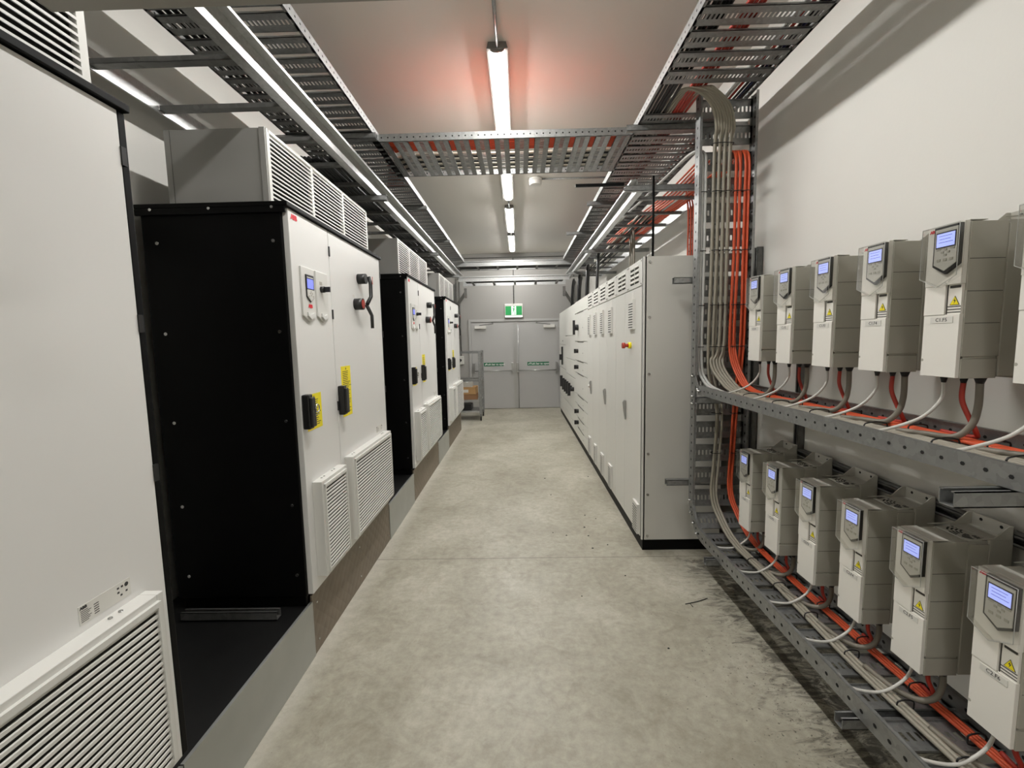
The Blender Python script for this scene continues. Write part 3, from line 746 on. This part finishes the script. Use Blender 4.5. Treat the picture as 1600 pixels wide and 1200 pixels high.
# ------------------------------------------------------------------ left platform
t = thing('platform', 'long low black-topped platform under the left drive cabinets', 'platform', (-1.5, 4, 0))
B('black_top').box(-.39, .375, -4.4, 4.15, 0, .295).build('platform_body', parent=t)
edges = [(-.4, 1.28, 's'), (1.28, 2.18, 's'), (2.18, 3.55, 'd'), (3.55, 4.42, 's'), (4.42, 5.82, 'd'), (5.82, 6.70, 's'), (6.70, 8.15, 'd')]
for a, b, k in edges:
    if k == 's': B('galv_sheet').box(.375, .388, a-4+.004, b-4-.002, .002, .303).build('steel_skirt', parent=t, label='smooth galvanised sheet')
    else:
        q = B('diamond').box(.375, .384, a-4, b-4, .002, .335)
        q.m('steel')
        for yy in (a-4+.05, (a+b)/2-4, b-4-.05):
            for zz in (.06, .27): q.cyl((.384, yy, zz), .006, .003, 'x', 8)
        q.build('checker_plate', parent=t, label='brownish raised-pattern plate')
# ------------------------------------------------------------------ left drive cabinets
def make_cabinet():
    W_, D = 1.410, .70
    t = thing('drive_cabinet', '', 'electrical cabinet', (0, 0, 0), pi/2, 'large drive cabinets on the left')
    z0 = .06; H = 2.008     # local zero at platform top (.295); doors .36 - 2.30
    b = B('black_paint'); b.box(0, W_, .028, D, z0, H); b.box(.015, W_-.015, .04, D-.02, 0, z0); b.box(W_-.026, W_, .003, .03, z0, H)
    b.build('cabinet_body', parent=t, bevel=.004)
    r = B('black_paint'); r.box(-.012, W_+.002, -.012, D+.02, H, H+.022); r.box(-.012, 0.0, .0, D+.02, H-.03, H)
    r.build('roof_cap', parent=t, bevel=.003)
    for yy in (.07, D-.07):
        for zz in (.18, .55, .98, 1.42, 1.85): B('steel').cyl((-.004, yy, zz), .0085, .004, 'x', 8).build('side_bolt', parent=t)
    for yy in (.06, .36, .64): B('steel').cyl((-.016, yy, H-.006), .007, .004, 'x', 8).build('side_bolt', parent=t)
    d1 = B('cab_white').box(.016, .452, 0, .028, .066, H-.003).build('door', parent=t, bevel=.0025)
    d2 = B('cab_white').box(.458, W_-.028, 0, .028, .066, H-.003).build('door', parent=t, bevel=.0025)
    for zz in (1.86, 1.50, .96): B('black_plastic').box(.449, .461, -.006, .004, zz, zz+.055).build('hinge', parent=d2)
    for zz in (1.86, 1.40, .96): B('black_plastic').box(W_-.030, W_-.014, -.004, .03, zz, zz+.05).build('hinge', parent=d2)
    text('ABB', .032, 'abb_red', d1, 'brand_mark', (.070, -.001, 1.972), bold=.0022)
    # control plate with screen
    def penta(x0, x1, zt, zb, zp): return [(x0, zb), ((x0+x1)/2, zp), (x1, zb), (x1, zt), (x0, zt)]
    P0 = .295
    p = B('louvre_white').prism(penta(.088, .228, 2.042-P0, 1.797-P0, 1.765-P0), -.010, 0).build('control_plate', parent=d1, bevel=.002)
    k = B('black_plastic').box(.126, .208, -.016, -.010, 1.928-P0, 2.006-P0)
    k.prism(penta(.126, .208, 1.93-P0, 1.893-P0, 1.868-P0), -.014, -.010)
    k.m('louvre_white').prism(penta(.131, .203, 1.931-P0, 1.897-P0, 1.873-P0), -.018, -.014)
    k.m('screen_blue').box(.134, .200, -.0166, -.016, 1.937-P0, 1.985-P0)
    k.m('louvre_white').box(.134, .200, -.0168, -.016, 1.990-P0, 1.995-P0)
    k.build('keypad', parent=p)
    kk = B('drive_mid')
    for a, z_ in ((.167, 1.921), (.157, 1.912), (.177, 1.912), (.167, 1.902), (.145, 1.898), (.189, 1.898)): kk.box(a-.005, a+.005, -.0192, -.018, z_-P0-.003, z_-P0+.003)
    kk.build('keypad_buttons', parent=p)
    text('ABB', .024, 'abb_red', p, 'brand_mark', (.165, -.0112, 1.847-P0), bold=.0015)
    B('cab_white').prism([(.125, 1.815-P0), (.160, 1.803-P0), (.195, 1.815-P0), (.195, 1.797-P0), (.160, 1.780-P0), (.125, 1.797-P0)], -.018, -.010).build('arrow_ridge', parent=p)
    p = B('louvre_white').prism(penta(.250, .388, 2.042-P0, 1.801-P0, 1.770-P0), -.010, 0).build('switch_plate', parent=d1, bevel=.002)
    k = B('black_plastic').cyl((.303, -.030, 1.948-P0), .017, .020, 'y', 14)
    k.box(.298, .308, -.060, -.028, 1.934-P0, 1.962-P0); k.build('selector_knob', parent=p)
    B('drive_mid').box(.287, .319, -.0108, -.010, 1.972-P0, 1.990-P0).build('knob_label', parent=p)
    B('cab_white').prism([(.285, 1.818-P0), (.319, 1.806-P0), (.354, 1.818-P0), (.354, 1.800-P0), (.319, 1.783-P0), (.285, 1.800-P0)], -.018, -.010).build('arrow_ridge', parent=p)
    # switch lever
    lv = B('black_plastic').cyl((.910, -.055, 2.088-P0), .034, .055, 'y', 18).cyl((.830, -.055, 1.912-P0), .038, .055, 'y', 18)
    lv.tube([(.905, -.075, 2.10-P0), (.905, -.085, 2.05-P0), (.900, -.085, 1.965-P0), (.835, -.080, 1.912-P0)], .013, 8)
    lv.tube([(.835, -.075, 1.905-P0), (.885, -.085, 1.850-P0), (.885, -.09, 1.838-P0), (.885, -.09, 1.752-P0)], .012, 8)
    lv.m('red').cyl((.830, -.0565, 1.912-P0), .030, .0015, 'y', 16)
    lv.m('red').box(.902, .910, -.099, -.097, 2.05-P0, 2.10-P0)
    lv.build('switch_lever', parent=d2)
    B('paper').box(.795, .825, -.001, 0, 1.955-P0, 1.972-P0).build('switch_label', parent=d2)
    # locks and yellow labels
    for (par, lx, zb, zt, yx0, yx1, yz0, yz1, nm) in ((d1, .024, 1.225, 1.40, .072, .240, 1.205, 1.392, 1), (d2, .465, 1.225, 1.40, .530, .676, 1.20, 1.512, 2)):
        y = B('yellow').box(yx0, yx1, -.0012, 0, yz0-P0, yz1-P0)
        y.m('print')
        z_ = yz1-.035; rr = random.Random(5)
        while z_ > yz0+.02:
            y.box(yx0+.02, yx1-.015-rr.random()*.04, -.0016, -.0012, z_-P0, z_-P0+.004); z_ -= .011
        y.prism([((yx0+yx1)/2-.009, yz1-.022-P0), ((yx0+yx1)/2+.009, yz1-.022-P0), ((yx0+yx1)/2, yz1-.006-P0)], -.0016, -.0012)
        if nm == 2: y.box(yx0, yx1, -.0017, -.0012, 1.388-P0, 1.391-P0)
        y.build('warning_sticker', parent=par, label='yellow sticker with dark print')
        q = B('black_plastic').box(lx, lx+.046, -.038, 0, zb-P0, zt-P0)
        q.box(lx+.004, lx+.050, -.050, -.036, zb+.01-P0, zt-.015-P0)
        qo = q.build('door_lock', parent=par, bevel=.006)
        if nm == 1:
            MB().m('steel').tube([(lx+.058+.02*cos(a*pi/6), -.052, 1.325-P0+.02*sin(a*pi/6)) for a in range(12)], .0035, 6, True).build('key_ring', parent=qo)
            B('steel').box(lx+.02, lx+.07, -.058, -.055, 1.294-P0, 1.297-P0).build('key', parent=qo)
    # rating plate
    rp = B('paper').box(1.125, 1.268, -.001, 0, .973-P0, 1.021-P0); rp.m('ink')
    for i in range(7): rp.box(1.129, 1.148+.004*(i % 3), -.0013, -.001, .979-P0+.0045*i, .9805-P0+.0045*i)
    for i in range(5): rp.box(1.163, 1.176, -.0013, -.001, .981-P0+.006*i, .983-P0+.006*i)
    for a, b2 in ((1.228, 1.006), (1.240, 1.006), (1.228, .994), (1.236, .984), (1.252, .988)): rp.box(a, a+.006, -.0013, -.001, b2-P0, b2-P0+.005)
    rp.cyl((1.256, -.0013, 1.008-P0), .006, .0003, 'y', 10)
    ro = rp.build('rating_plate', parent=d2)
    text('ABB', .010, 'ink', ro, 'plate_text', (1.137, -.0013, 1.0145-P0), bold=.0005, ext=.0002)
    # lower ventilation grilles
    for par, x0, x1, za, zb in ((d1, .075, .405, .425, .938), (d2, .510, 1.312, .425, .955)):
        a, b2 = za-P0, zb-P0
        g = B('louvre_white'); dp = -.052
        g.box(x0, x0+.022, dp, 0, a, b2); g.box(x1-.022, x1, dp, 0, a, b2)
        g.box(x0+.022, x1-.022, dp, 0, a, a+.02); g.box(x0+.022, x1-.022, dp, 0, b2-.022, b2)
        g.m('louvre_dark').box(x0+.022, x1-.022, -.012, 0, a+.02, b2-.022)
        g.m('steel')
        for xx in (x0+.07, x0+.10, x1-.10, x1-.13): g.cyl((xx, -.02, b2), .006, .004, 'z', 8)
        go = g.build('intake_grille', parent=par, bevel=.002)
        h = B('louvre_white'); n = 24; st = (b2-a-.042)/n
        h.m('louvre_dark').box(x0+.022, x1-.022, dp+.001, dp+.005, a+.02, b2-.022); h.m('louvre_white')  # dark sheet close behind the bars stands in for shade in the gaps
        for i in range(n):
            z_ = a+.02+i*st
            h.hexa([(x0+.022, dp-.006, z_), (x1-.022, dp-.006, z_), (x1-.022, dp-.002, z_), (x0+.022, dp-.002, z_),
                    (x0+.022, dp-.006, z_+st*.42), (x1-.022, dp-.006, z_+st*.42), (x1-.022, dp-.002, z_+st*.50), (x0+.022, dp-.002, z_+st*.50)])
        h.box(x0+.02, x0+.030, dp-.010, dp+.01, a+.018, b2-.02); h.box(x1-.030, x1-.02, dp-.010, dp+.01, a+.018, b2-.02); h.box(x0+.02, x1-.02, dp-.010, dp+.01, b2-.034, b2-.018)
        h.build('louvre_blades', parent=go)
    # exhaust hood
    hz0, hz1 = H+.022, 2.672-P0; hy = .085
    hd = B('hood_grey').box(.03, W_-.012, hy+.03, hy+.49, hz0, hz1)
    hd.m('trim_dark').box(.0292, .0298, hy+.46, hy+.462, hz0, hz1)
    ho = hd.build('exhaust_hood', parent=t, bevel=.003)
    fr_ = B('louvre_white')
    xs = [.045, .49, .935, W_-.015]
    for xx in xs: fr_.box(xx-.012, xx+.012, hy, hy+.03, hz0, hz1)
    fr_.box(.045, W_-.015, hy, hy+.03, hz0, hz0+.016); fr_.box(.045, W_-.015, hy, hy+.03, hz1-.014, hz1)
    fr_.m('louvre_dark').box(.045, W_-.015, hy+.022, hy+.0305, hz0+.016, hz1-.014)
    fr_.m('hood_grey').box(.022, .034, hy+.004, hy+.03, hz0, hz1)
    fo = fr_.build('grille_frame', parent=ho)
    for j in range(3):
        lv = B('louvre_white'); n = 15; a, b2 = hz0+.016, hz1-.014; st = (b2-a)/n
        for i in range(n):
            z_ = a+i*st; x0, x1 = xs[j]+.012, xs[j+1]-.012
            lv.hexa([(x0, hy, z_), (x1, hy, z_), (x1, hy+.02, z_+st*.5), (x0, hy+.02, z_+st*.5), (x0, hy, z_+st*.36), (x1, hy, z_+st*.36), (x1, hy+.02, z_+st*.72), (x0, hy+.02, z_+st*.72)])
        lv.build('exhaust_louvres', parent=fo)
    return t
cab0 = make_cabinet()
clab = ['nearest the camera, cut off by the left photo edge', 'with the largest black side and a full front showing', 'with yellow stickers in the middle of the left row', 'furthest from the camera, beside the trolley']
cab0.location = (-1.09, 2.135, .295); cab0['label'] = 'white-fronted drive cabinet '+clab[1]
for k, y in ((0, -.125), (2, 4.395), (3, 6.655)):
    dup(cab0, (-1.09, y, .295), 'white-fronted drive cabinet '+clab[k])
# ------------------------------------------------------------------ right switchgear
GX = .92; GD = .60; GH = 2.24
def gear(y0, y1, label, cat='switchgear cabinet'):
    t = thing('switchgear_cabinet', label, cat, (GX, y1, 0), -pi/2, 'grey switchgear cabinets on the right')
    W_ = y1-y0
    B('cab_grey').box(.001, W_-.001, .022, GD, .09, GH).build('cabinet_body', parent=t, bevel=.002)
    B('black_paint').box(.001, W_-.001, .012, GD-.02, 0, .09).build('cabinet_plinth', parent=t)
    return t
def gdoor(t, x0, x1, z0, z1, name='door'):
    return B('cab_grey').box(x0+.002, x1-.002, 0, .022, z0, z1).build(name, parent=t, bevel=.002)
def topvent(t, x0, x1):
    p = B('cab_grey').box(x0+.002, x1-.002, .002, .022, 2.042, GH-.004).build('vent_panel', parent=t, bevel=.0015)
    v = B('hole'); w2 = x1-x0
    for c in range(2):
        for r in range(4):
            a = x0+w2*(.20+.32*c); z_ = 2.072+.036*r
            v.box(a, a+w2*.26, -.0002, .003, z_, z_+.010)
            v.m('cab_grey').hexa([(a, -.0002, z_+.010), (a+w2*.26, -.0002, z_+.010), (a+w2*.26, .003, z_+.012), (a, .003, z_+.012), (a, -.008, z_+.014), (a+w2*.26, -.008, z_+.014), (a+w2*.26, .003, z_+.026), (a, .003, z_+.026)]); v.m('hole')
    v.build('vent_slots', parent=p)
    for a in (x0+.02, x1-.02):
        for z_ in (2.055, GH-.018): B('steel').cyl((a, -.002, z_), .006, .004, 'y', 8).build('screw', parent=p)
def vent(par, xc, z0, z1, w2=.13):
    v = B('louvre_white').box(xc-w2/2, xc+w2/2, -.018, 0, z0, z1)
    v.m('louvre_dark'); n = 10; st = (z1-z0-.03)/n
    for i in range(n): v.box(xc-w2/2+.010, xc+w2/2-.010, -.0186, -.018, z0+.012+i*st, z0+.012+i*st+st*.38)
    return v.build('filter_vent', parent=par, bevel=.004)
def ghandle(par, xc, zc, l=.17):
    h = B('door_handle'); h.prism([(-.003, zc-l/2), (-.012, zc-l/2), (-.030, zc+l/2-.02), (-.018, zc+l/2), (-.003, zc+l/2)], xc-.011, xc+.011, 'x')
    return h.build('door_handle', parent=par, bevel=.002)
def labelp(par, xc, zc, w2=.06, h=.06, mt='white_plastic'):
    return B(mt).box(xc-w2/2, xc+w2/2, -.002, 0, zc-h/2, zc+h/2).build('name_plate', parent=par, bevel=.0005)
# first section
y0, y1 = 3.315, 4.22
t = gear(y0, y1, 'grey switchgear cabinet nearest the camera with a yellow and red stop button'); W_ = y1-y0
x = lambda Y: y1-Y
B('cab_side').box(W_, W_+.012, .012, GD, .09, GH).build('side_panel', parent=t)
for zz in (2.2, 1.8, 1.38, .77, .45, .12): B('steel').cyl((W_+.012, .045, zz), .010, .006, 'x', 10).build('side_bolt', parent=t)
B('black_paint').box(W_-.032, W_-.004, .004, .0225, .09, GH).build('door_gasket', parent=t)
B('cab_grey').box(W_-.004, W_+.012, .0, .022, .09, GH).build('corner_post', parent=t)
d = gdoor(t, x(3.865), W_-.034, .10, 2.03)
labelp(d, x(3.60), 1.98, .07, .07); vent(d, x(3.61), 1.72, 1.955, .15); vent(d, x(3.44), .105, .345, .14)
e = B('yellow').cyl((x(3.66), -.022, 1.59), .026, .022, 'y', 18); e.m('red').cyl((x(3.66), -.052, 1.59), .014, .03, 'y', 16).cyl((x(3.66), -.072, 1.59), .024, .022, 'y', 18)
e.build('stop_button', parent=d, label='red mushroom button on a yellow base')
ghandle(d, x(3.82), 1.03)
d = gdoor(t, 0, x(3.865), .10, 2.03)
topvent(t, x(3.765), W_-.034); topvent(t, x(4.215), x(3.765))
for k, (a, b) in enumerate(((4.22, 4.665), (4.665, 5.11), (5.11, 5.545), (5.545, 5.985))):
    t = gear(a, b, 'narrow grey switchgear cabinet with louvres, %s after the nearest one' % ('first', 'second', 'third', 'fourth')[k]); w2 = b-a
    d = gdoor(t, 0, w2, .10, 2.03); topvent(t, 0, w2)
    if k in (0, 2): labelp(d, w2*.5, 2.0, .06, .06)
    vent(d, w2*.5, 1.70, 1.955, .15); vent(d, w2*.5, .125, .36, .14)
    if k == 1: ghandle(d, w2-.06, 1.03)
    if k == 3: 
        ghandle(d, w2-.11, 1.03); q = B('white_plastic').box(w2-.20, w2-.14, -.035, 0, 1.03, 1.05).cyl((w2-.17, -.03, 1.04), .02, .03, 'y', 10); q.build('lock_tag', parent=d)
# drawer section
a, b = 5.985, 7.30
t = gear(a, b, 'grey switchgear section with stacked drawers and black rotary switches'); w2 = b-a; x = lambda Y: b-Y
B('cab_grey').box(.002, w2-.002, 0, .022, 2.06, GH-.004).build('top_panel', parent=t, bevel=.002)
for k, (za, zb) in enumerate(((1.62, 2.05), (1.32, 1.61), (1.12, 1.31), (.78, 1.11), (.62, .77), (.42, .61), (.26, .41), (.10, .25))):
    d = gdoor(t, 0, w2, za, zb, 'drawer_front')
    B('trim_dark').box(x(6.98), x(6.35), -.004, 0, zb-.006, zb+.002).build('drawer_pull', parent=d)
    if k in (1, 2, 5, 6):
        q = B('black_plastic').cyl((x(6.93), -.03, (za+zb)/2), .032, .03, 'y', 16).box(x(6.93)-.012, x(6.93)+.012, -.065, -.03, (za+zb)/2-.032, (za+zb)/2+.032)
        q.build('rotary_switch', parent=d)
    if k == 0:
        q = B('black_plastic').cyl((x(6.9), -.05, 1.83), .045, .05, 'y', 16).box(x(6.9)-.015, x(6.9)+.015, -.085, -.05, 1.72, 1.94); q.build('rotary_switch', parent=d)
        for Y, Z in ((6.25, 1.98), (6.6, 1.99), (6.95, 1.97), (6.7, 1.90)): labelp(d, x(Y), Z, .035, .03)
    B('ink').cyl((x(6.42), -.002, (za+zb)/2-.02), .008, .003, 'y', 8).build('drawer_lock', parent=d)
# section with five levers
a, b = 7.30, 8.75
t = gear(a, b, 'grey switchgear section with a diagonal row of black switch handles'); w2 = b-a; x = lambda Y: b-Y
for za, zb in ((1.72, 2.23), (1.30, 1.71), (1.0, 1.29), (.45, .99), (.24, .44), (.10, .23)):
    d = gdoor(t, 0, w2/2, za, zb, 'drawer_front'); e2 = gdoor(t, w2/2, w2, za, zb, 'drawer_front')
    if za == .45:
        for Y, dd in ((7.50, e2), (7.80, e2), (8.12, d), (8.46, d)):
            q = B('black_plastic').cyl((x(Y), -.06, .80), .035, .06, 'y', 14).box(x(Y)-.015, x(Y)+.015, -.11, -.06, .69, .91); q.build('switch_handle', parent=dd)
a, b = 8.75, 10.05
t = gear(a, b, 'grey switchgear section at the far end with a tall black handle'); w2 = b-a; x = lambda Y: b-Y
for za, zb in ((1.55, 2.23), (1.05, 1.54), (.45, 1.04), (.24, .44), (.10, .23)):
    d = gdoor(t, 0, w2, za, zb)
    if za == .45:
        Y = 8.86; q = B('black_plastic').cyl((x(Y), -.06, .82), .035, .06, 'y', 14).box(x(Y)-.015, x(Y)+.015, -.11, -.06, .71, .93); q.build('switch_handle', parent=d)
    if za == 1.05:
        q = B('black_plastic').box(x(9.35)-.04, x(9.35)+.04, -.03, 0, 1.12, 1.50).box(x(9.35)-.012, x(9.35)+.012, -.075, -.03, 1.22, 1.34); q.build('long_handle', parent=d)
    if za == 1.55: labelp(d, x(9.35), 1.62, .14, .02, 'trim_dark')
# black rod and bar over the switchgear
o = MB().m('black_paint').tube([(0, 0, 0), (0, 0, .62)], .009, 8).build('threaded_rod'); o.location = (1.035, 3.47, 2.24); tag(o, 'thin black upright rod standing on the near switchgear top', 'rod')
o = MB().m('black_paint').box(0, .37, -.010, .010, -.010, .010).build('sleeve_bar'); o.location = (.455, 3.52, 2.81+.01); tag(o, 'black horizontal bar sticking out from the near ladder strut over the aisle', 'bar')
# perforated uprights on wall above the switchgear
for Y, lb in ((3.78, 'nearer'), (4.25, 'further')):
    mb = B('galv').box(-.02, .02, -.02, .02, 0, 3.1); mb.m('hole')
    for k in range(15):
        mb.box(-.0206, -.020, -.006, .006, 2.2+.06*k, 2.212+.06*k); mb.box(-.006, .006, -.0206, -.020, 2.2+.06*k, 2.212+.06*k)
    o = mb.build('perforated_upright'); o.location = (1.625, Y, 0); tag(o, 'perforated steel upright on the wall behind the switchgear top, the %s one' % lb, 'upright')
# ------------------------------------------------------------------ small things on the ceiling and the far wall
t = thing('smoke_detector', 'round white detector on the ceiling beyond the crossing tray', 'smoke detector', (.245, 5.85, ZC))
MB().m('white_plastic').cyl((0, 0, -.035), .085, .035, 'z', 28).build('detector_base', parent=t)
MB().m('white_plastic').cyl((0, 0, -.085), .074, .05, 'z', 28, .080).build('detector_head', parent=t, bevel=.004)
tag(MB().m('galv').tube([(.33, 5.85, ZC-.012), (1.69, 5.85, ZC-.012)], .010, 8).build('conduit'), 'thin grey conduit on the ceiling from the white detector to the right', 'conduit')
tag(MB().m('galv_dull').tube([(-1.88, 10.63, ZC-.10), (1.68, 10.63, ZC-.10)], .012, 8).build('conduit'), 'grey conduit running across the top of the far wall', 'conduit')
tag(MB().m('galv_dull').tube([(-.11, 10.635, ZC-.11), (-.11, 10.635, 2.52)], .013, 8).build('conduit'), 'grey upright conduit above the green exit sign', 'conduit')
for k, xx in enumerate((-1.47, -1.40)):
    tag(MB().m('galv_dull').tube([(xx, 10.63, ZC-.11), (xx, 10.63, 1.32 if k == 0 else 1.25)], .011, 8).build('conduit'), ('left' if k == 0 else 'right')+' one of two upright conduits on the far wall left of the doors', 'conduit')
t = thing('isolator_box', 'small grey wall box with black knob left of the doors', 'switch box', (-1.41, 10.65, 1.20))
B('cab_grey').box(-.07, .07, -.07, 0, -.10, .10).build('box_body', parent=t, bevel=.008)
MB().m('black_plastic').cyl((-.01, -.10, 0), .035, .03, 'y', 14).build('box_knob', parent=t)
t = thing('exit_sign', 'green and white running-man exit sign above the double doors', 'exit sign', (-.115, 10.65, 2.34))
B('white_plastic').box(-.215, .215, -.07, 0, -.15, .175).build('sign_housing', parent=t, bevel=.012)
f = B('exit_green').box(-.195, .195, -.074, -.070, -.09, .12).build('sign_face', parent=t)
B('exit_white').box(-.055, .055, -.0752, -.074, -.085, .115).build('white_panel', parent=f)
m2 = B('exit_green').cyl((.006, -.077, .082), .014, .0016, 'y', 12)
for pts in ([(-.008, .065), (.016, .060), (.010, .005), (-.010, .010)], [(-.010, .012), (.004, .010), (-.012, -.030), (-.040, -.040), (-.040, -.030), (-.020, -.022)], [(.0, .010), (.012, .006), (.030, -.025), (.028, -.065), (.018, -.065), (.018, -.028)], [(.012, .060), (.020, .052), (.040, .030), (.034, .024), (.010, .045)], [(-.006, .062), (-.006, .050), (-.026, .035), (-.036, .045)]):
    m2.prism(pts, -.0768, -.0752)
m2.v = [(a*1.25, b_, (c-.02)*1.25+.02) for a, b_, c in m2.v]; m2.build('running_figure', parent=f)
B('exit_white').box(-.205, .205, -.074, -.069, -.14, -.105).build('lower_lens', parent=t)
for sx, nm in ((-1, 'left'), (1, 'right')):
    xb = -1.52 if sx < 0 else 1.32
    t = thing('support_bracket', 'angled grey steel bracket on the far wall at the %s' % nm, 'bracket', (xb, 10.65, 2.45))
    q = B('galv_dull').box(-.02, .02, -.045, 0, -.12, .55); q.build('bracket_back', parent=t)
    dx = .30 if sx < 0 else -.26
    q = B('galv_dull'); q.hexa([(0, -.60, .36), (.05, -.60, .36), (.05, -.04, .0), (0, -.04, .0), (0, -.60, .44), (.05, -.60, .44), (.05, -.04, .10), (0, -.04, .10)]) if False else q.hexa([(0, -.05, -.08), (dx, -.30, .26), (dx, -.26, .26), (0, -.01, -.08), (0, -.05, .04), (dx, -.30, .38), (dx, -.26, .38), (0, -.01, .04)])
    q.build('bracket_arm', parent=t)
    q = B('steel').box(dx-.03, dx+.03, -.32, -.24, .20, .42).build('bracket_clamp', parent=t)
# ------------------------------------------------------------------ trolley by the doors
t = thing('trolley', 'tall steel shelf trolley with two shelves beside the left door leaf', 'trolley', (-1.15, 9.35, 0))
x0, x1, ya, yb = -.40, .33, -.30, .30
f = B('galv')
for xx, yy in ((x0, ya), (x1, ya), (x0, yb), (x1, yb)):
    p = B('galv').box(xx-.03, xx+.03, yy-.03, yy+.03, .14, 1.45).build('upright_post', parent=t, bevel=.003)
    c = B('trim_dark').cyl((xx, yy-.012, .052), .05, .024, 'y', 16) if False else MB().m('rubber').cyl((xx-.012, yy, .05), .05, .024, 'x', 16)
    co = c.build('caster_wheel', parent=t)
    B('galv_dull').box(xx-.02, xx+.02, yy-.025, yy+.025, .09, .14).build('caster_fork', parent=co)
for z_ in (1.40, .82):
    q = B('galv').box(x0, x1, ya-.012, ya+.012, z_, z_+.04).box(x0, x1, yb-.012, yb+.012, z_, z_+.04).box(x0-.012, x0+.012, ya, yb, z_, z_+.04).box(x1-.012, x1+.012, ya, yb, z_, z_+.04)
    q.build('rail_frame', parent=t, bevel=.002)
for z_ in (.40, .17):
    B('galv_bright').box(x0, x1, ya, yb, z_, z_+.035).build('shelf', parent=t, bevel=.002)
o = B('cardboard_dark').box(-.28, .26, -.2, .2, 0, .11).build('cardboard_box', bevel=.006); o.location = (-1.16, 9.32, .436); o.rotation_euler = (0, 0, .05); tag(o, 'flat brown cardboard box, the lower one on the trolley shelf', 'box')
q = B('cardboard').box(-.28, .25, -.2, .19, 0, .15); q.m('paper').box(-.1, .1, -.2006, -.2, .04, .10)
o = q.build('cardboard_box', bevel=.006); o.location = (-1.17, 9.32, .547); o.rotation_euler = (0, 0, -.04); tag(o, 'light brown cardboard box, the upper one on the trolley shelf', 'box')
q = MB().m('cab_side')
n0 = len(q.v); nx, ny = 9, 6
rr = random.Random(2)
top = []
for j in range(ny):
    for i in range(nx):
        z_ = .05+.06*abs(sin(i*1.1+j*.5))+rr.random()*.03; q.v.append((-.2+.4*i/(nx-1), -.14+.28*j/(ny-1), z_))
for j in range(ny):
    for i in range(nx): q.v.append((-.2+.4*i/(nx-1), -.14+.28*j/(ny-1), 0))
N = nx*ny
for j in range(ny-1):
    for i in range(nx-1):
        a = j*nx+i; q.face([a, a+1, a+nx+1, a+nx]); q.face([N+a, N+a+nx, N+a+nx+1, N+a+1])
for i in range(nx-1): q.face([i, N+i, N+i+1, i+1]); k = (ny-1)*nx+i; q.face([k, k+1, N+k+1, N+k])
for j in range(ny-1): a = j*nx; q.face([a, a+nx, N+a+nx, N+a]); a += nx-1; q.face([a, N+a, N+a+nx, a+nx])
o = q.build('folded_cover'); o.location = (-1.20, 9.30, .698); tag(o, 'crumpled grey plastic cover on top of the cardboard boxes', 'cover')
o = B('black_plastic').box(-.20, .12, -.18, .18, 0, .12).build('tool_case', bevel=.012); o.location = (-1.15, 9.32, .206); tag(o, 'black case on the lowest trolley shelf', 'case')
# ------------------------------------------------------------------ scraps on the floor
tag(MB().m('black_cable').tube(smooth_path([(1.00, 2.60, .003), (1.05, 2.615, .003), (1.10, 2.63, .004), (1.16, 2.66, .003)], 4), .0025, 5).tube([(1.03, 2.61, .003), (1.035, 2.57, .003)], .002, 5).build('cable_offcut'), 'thin black cable offcut lying on the concrete by the low tray', 'offcut')
rr = random.Random(11)
for i in range(14):
    xx, yy = rr.uniform(.25, .9), rr.uniform(1.9, 5.2)
    if xx > .88 and yy > 3.2: xx = .8
    s_ = rr.uniform(.004, .009)
    o = MB().m('rubber').prism([(-s_, -s_*.6), (s_*.9, -s_*.7), (s_, s_*.3), (0, s_), (-s_*.8, s_*.5)], 0, .003, 'z').build('grit_chip'); o.location = (xx, yy, 0)
    tag(o, 'tiny dark chip lying on the concrete floor right of the aisle centre', 'debris', 'grit chips on the floor')
